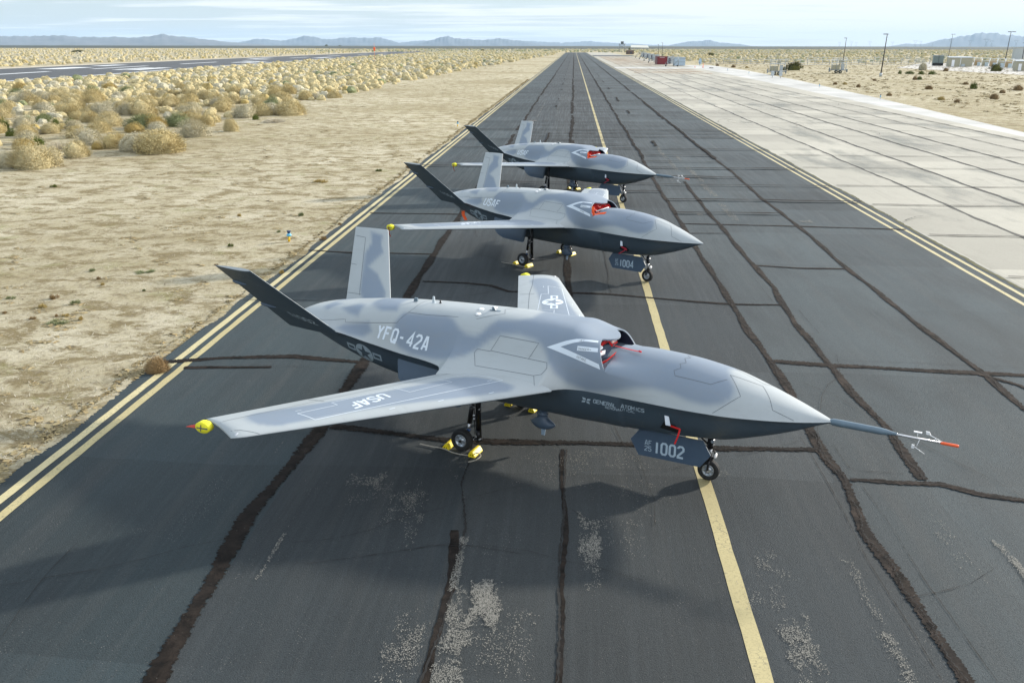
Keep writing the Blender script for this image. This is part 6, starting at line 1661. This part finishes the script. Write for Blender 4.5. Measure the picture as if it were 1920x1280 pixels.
# containers by the apron
t = shed(1241.5, 121.5, 4.3, 6, 3.2, REDC, 'red_container', 'dark red steel container on the apron edge', 'container', R(4), (-1.7, 1.7, 2.6, simple('red_door_paint', (.18, .014, .02), .5)), 0, REDC, 8)
bm = bmesh.new(); box(bm, -1.2, .9, -.09, -.052, 2.75, 2.95); link('sign', bm_mesh('sign', bm, simple('faded_white_lettering', (.55, .40, .40), .6)), t)
t = shed(1275, 124, 4.0, 5, 3.2, simple('pale_blue_container_paint', (.42, .52, .60), .5, var=.06), 'container', 'pale blue-white container at the front end of the row', 'container', R(4), None, 0, PALEM, 3, 'pale containers in a row')
bm = bmesh.new()
for z in (1.5, 2.6): box(bm, -2.0, 2.0, -.10, -.045, z, z + .1)
link('trim', bm_mesh('trim', bm, GALV), t)
for u, v, lab in ((1255, 120.5, 'pale container just right of the red one'), (1230, 114, 'pale container behind the left side of the red one'), (1222, 111.5, 'third pale container back in the row'), (1214, 109.5, 'fourth pale container back in the row'), (1207, 107.5, 'hindmost pale container of the row')):
    t = shed(u, v, 3.0, 4, 3.0, PALEM, 'container', lab, 'container', R(4), (-.5, .5, 2.4, M['duct']), 0, PALEM, 2, 'pale containers in a row')
def stairs(u, v, s, lab):
    p = G(u, v); t = empty('mobile_stairs', (p.x, p.y, 0), R(0), lab, 'stairs', 'mobile stairs by the containers')
    for nm in ('stringer', 'platform'):
        bm = bmesh.new()
        if nm == 'stringer':
            for y in (-.5, .5):
                tube(bm, (-3.2 * s, y, .3), (0, y, 2.9 * s), .07, n=6); tube(bm, (-3.2 * s, y, 1.2), (0, y, 3.9 * s), .05, n=6)
                for k in range(5): q = k / 4; tube(bm, (-3.2 * s * (1 - q), y, .3 + (2.9 * s - .3) * q), (-3.2 * s * (1 - q), y, 1.2 + (3.9 * s - 1.2) * q), .04, n=5)
            for k in range(9): q = (k + .5) / 9; box(bm, -3.2 * s * (1 - q) - .15, -3.2 * s * (1 - q) + .15, -.5, .5, .3 + (2.9 * s - .3) * q - .03, .3 + (2.9 * s - .3) * q + .03)
        else:
            box(bm, 0, 2.0 * s, -.6, .6, 2.85 * s, 2.95 * s)
            for x in (0, 2.0 * s):
                for y in (-.6, .6): tube(bm, (x, y, 0), (x, y, 3.9 * s), .06, n=6)
            for y in (-.6, .6): tube(bm, (0, y, 3.9 * s), (2 * s, y, 3.9 * s), .05, n=6); tube(bm, (0, y, .3), (2 * s, y, 2.6 * s), .05, n=6)
        link(nm, bm_mesh(nm, bm, GALV), t)
    for x in (-3.0 * s, 1.6 * s):
        b = bmesh.new(); lathe(b, [(.001, -.1), (.25, -.1), (.28, 0), (.25, .1), (.001, .1)], (x, -.6, .28), 'y', 14); link('wheel', bm_mesh('wheel', b, M['rubber']), t)
for u, v, s, lab in ((1262, 125, .95, 'grey mobile stairs leaning in front of the pale blue container'), (1226, 118, .85, 'grey mobile stairs left of the red container'), (1217, 114.5, .9, 'grey mobile stairs, second left of the red container'), (1207, 111, .9, 'grey mobile stairs, third left of the red container'), (1200, 108.5, 1, 'grey mobile stairs at the far left of the container row')): stairs(u, v, s, lab)
def oval_panel():
    p = G(1312, 123); t = empty('dish_antenna', (p.x, p.y, 0), R(20), 'pale blue oval dish standing by the fence end', 'dish'); bm = bmesh.new(); lathe(bm, [(.001, .2), (.7, .1), (.95, -.15)], (0, 0, 1.6), 'y', 20)
    for v in bm.verts: v.co.z = 1.6 + (v.co.z - 1.6) * 1.35; v.co.x *= .75
    link('dish', bm_mesh('dish', bm, simple('pale_blue_dish', (.40, .52, .60), .5), True), t); bm = bmesh.new(); tube(bm, (0, 0, 0), (0, 0, 1.4), .1); link('stand', bm_mesh('stand', bm, GALV), t)
oval_panel()
def cone(u, v, h, lab):
    p = G(u, v); t = empty('traffic_cone', (p.x, p.y, .03), 0, lab, 'cone'); bm = bmesh.new(); lathe(bm, [(.16, .03), (.03, h), (.001, h)], (0, 0, 0), 'z', 14); link('body', bm_mesh('body', bm, M['orange']), t); bm = bmesh.new(); box(bm, -.22, .22, -.22, .22, 0, .035); link('base', bm_mesh('base', bm, M['black']), t)
cone(1318, 127.5, 1.7, 'tall orange cone marker by the end of the fence'); cone(1303, 127, .5, 'small orange-red cone left of the tall one')
def tire_pile(u, v, lab):
    p = G(u, v); b = bmesh.new(); lathe(b, [(.25, -.1), (.42, -.1), (.46, 0), (.42, .1), (.25, .1)], (0, 0, .12), 'z', 16); o = link('loose_tyre', bm_mesh('tyre', b, M['rubber']), None, (p.x, p.y, .02)); tag(o, lab, 'tyre', 'black tyres lying by the apron corner')
tire_pile(1332, 128.3, 'black tyre lying by the apron corner, left one'); tire_pile(1335.5, 128.5, 'black tyre lying by the apron corner, right one')
def tower():
    p = G(1166, 98); t = empty('watch_tower', (p.x, p.y, 0), 0, 'lattice watch tower with a small dark cab near the taxiway end', 'tower')
    bm = bmesh.new()
    for x in (-3.6, 3.6):
        for y in (-2, 2): tube(bm, (x, y, 0), (x, y, 10.5), .35, n=6)
    for y in (-2, 2): tube(bm, (-3.6, y, 5), (3.6, y, 9), .25, n=6); tube(bm, (3.6, y, 5), (-3.6, y, 9), .25, n=6); tube(bm, (-3.6, y, 9.2), (3.6, y, 9.2), .3, n=6)
    link('frame', bm_mesh('frame', bm, GALV), t); bm = bmesh.new(); box(bm, -1.8, 1.8, -1.6, 1.6, 9.6, 12.6); link('cab', bm_mesh('cab', bm, simple('dark_cab', (.07, .09, .10), .5)), t); bm = bmesh.new(); box(bm, -2.2, 2.2, -2, 2, 12.61, 12.9); link('roof', bm_mesh('roof', bm, PALEM), t)
tower()
shed(1183, 102.5, 5.8, 5, 3.4, BRN, 'storage_shed', 'small brown shed at the far apron edge', 'shed', R(20), (-.8, .8, 2.4, M['duct']), .5, BRN)
def canopy():
    p = G(1199, 97.5); t = empty('shade_canopy', (p.x, p.y, 0), 0, 'long pale roof on thin posts behind the brown shed', 'canopy'); bm = bmesh.new(); slab(bm, [(-12, -4, 5.6), (12, -4, 5.2), (11, 4, 8.0), (-11.5, 4, 8.4)], (0, 0, .3)); link('roof', bm_mesh('roof', bm, simple('cream_roof', (.62, .60, .52), .6)), t)
    bm = bmesh.new(); tube(bm, (0, 0, 0), (0, 0, 5.5), .2, n=6); me = bm_mesh('post', bm, GALV)
    for x in (-11, -5, 0, 5, 11): link('post', me, t, (x, -3.5, 0))
canopy()
def pylon_mesh():
    bm = bmesh.new(); H = 34
    for sx in (-1, 1):
        for sy in (-1, 1): tube(bm, (sx * 5, sy * 2.5, 0), (sx * 1.2, sy * 1.0, 20), .30, n=4, cap=False)
        tube(bm, (sx * 1.2, 0, 20), (sx * 7, 0, 32), .35, n=4, cap=False); tube(bm, (-sx * 5, 0, 2), (sx * 2, 0, 15), .22, n=4, cap=False)
    tube(bm, (-13, 0, 32), (13, 0, 32), .35, n=4); tube(bm, (-9, 0, 34), (9, 0, 34), .25, n=4); tube(bm, (-2, 0, 20), (2, 0, 20), .3, n=4)
    return bm_mesh('lattice', bm, simple('pylon_steel', (.22, .24, .26), .6))
PY = pylon_mesh()
ORD = 'first second third fourth fifth sixth seventh eighth ninth tenth eleventh twelfth thirteenth fourteenth fifteenth sixteenth seventeenth'.split()
for k, (u, d) in enumerate(((1509, 7600), (1529, 6400), (1537, 7800), (1560, 6400), (1598, 6600), (1636, 5200), (1645, 5900), (1665, 6400), (1696, 4300), (1728, 5300), (1755, 4200), (1764, 5400), (1805, 5200), (1820, 4600), (1848, 4800), (1877, 6600), (1912, 6400))):
    b = math.atan((u - 960) / 1625.04 / math.cos(PITCH)) + YAW; o = link('power_pylon', PY, None, (math.sin(b) * d, math.cos(b) * d, 2.0), -b)
    tag(o, '%s faint lattice pylon from the left on the right-hand horizon' % ORD[k], 'pylon', 'power pylons on the horizon')
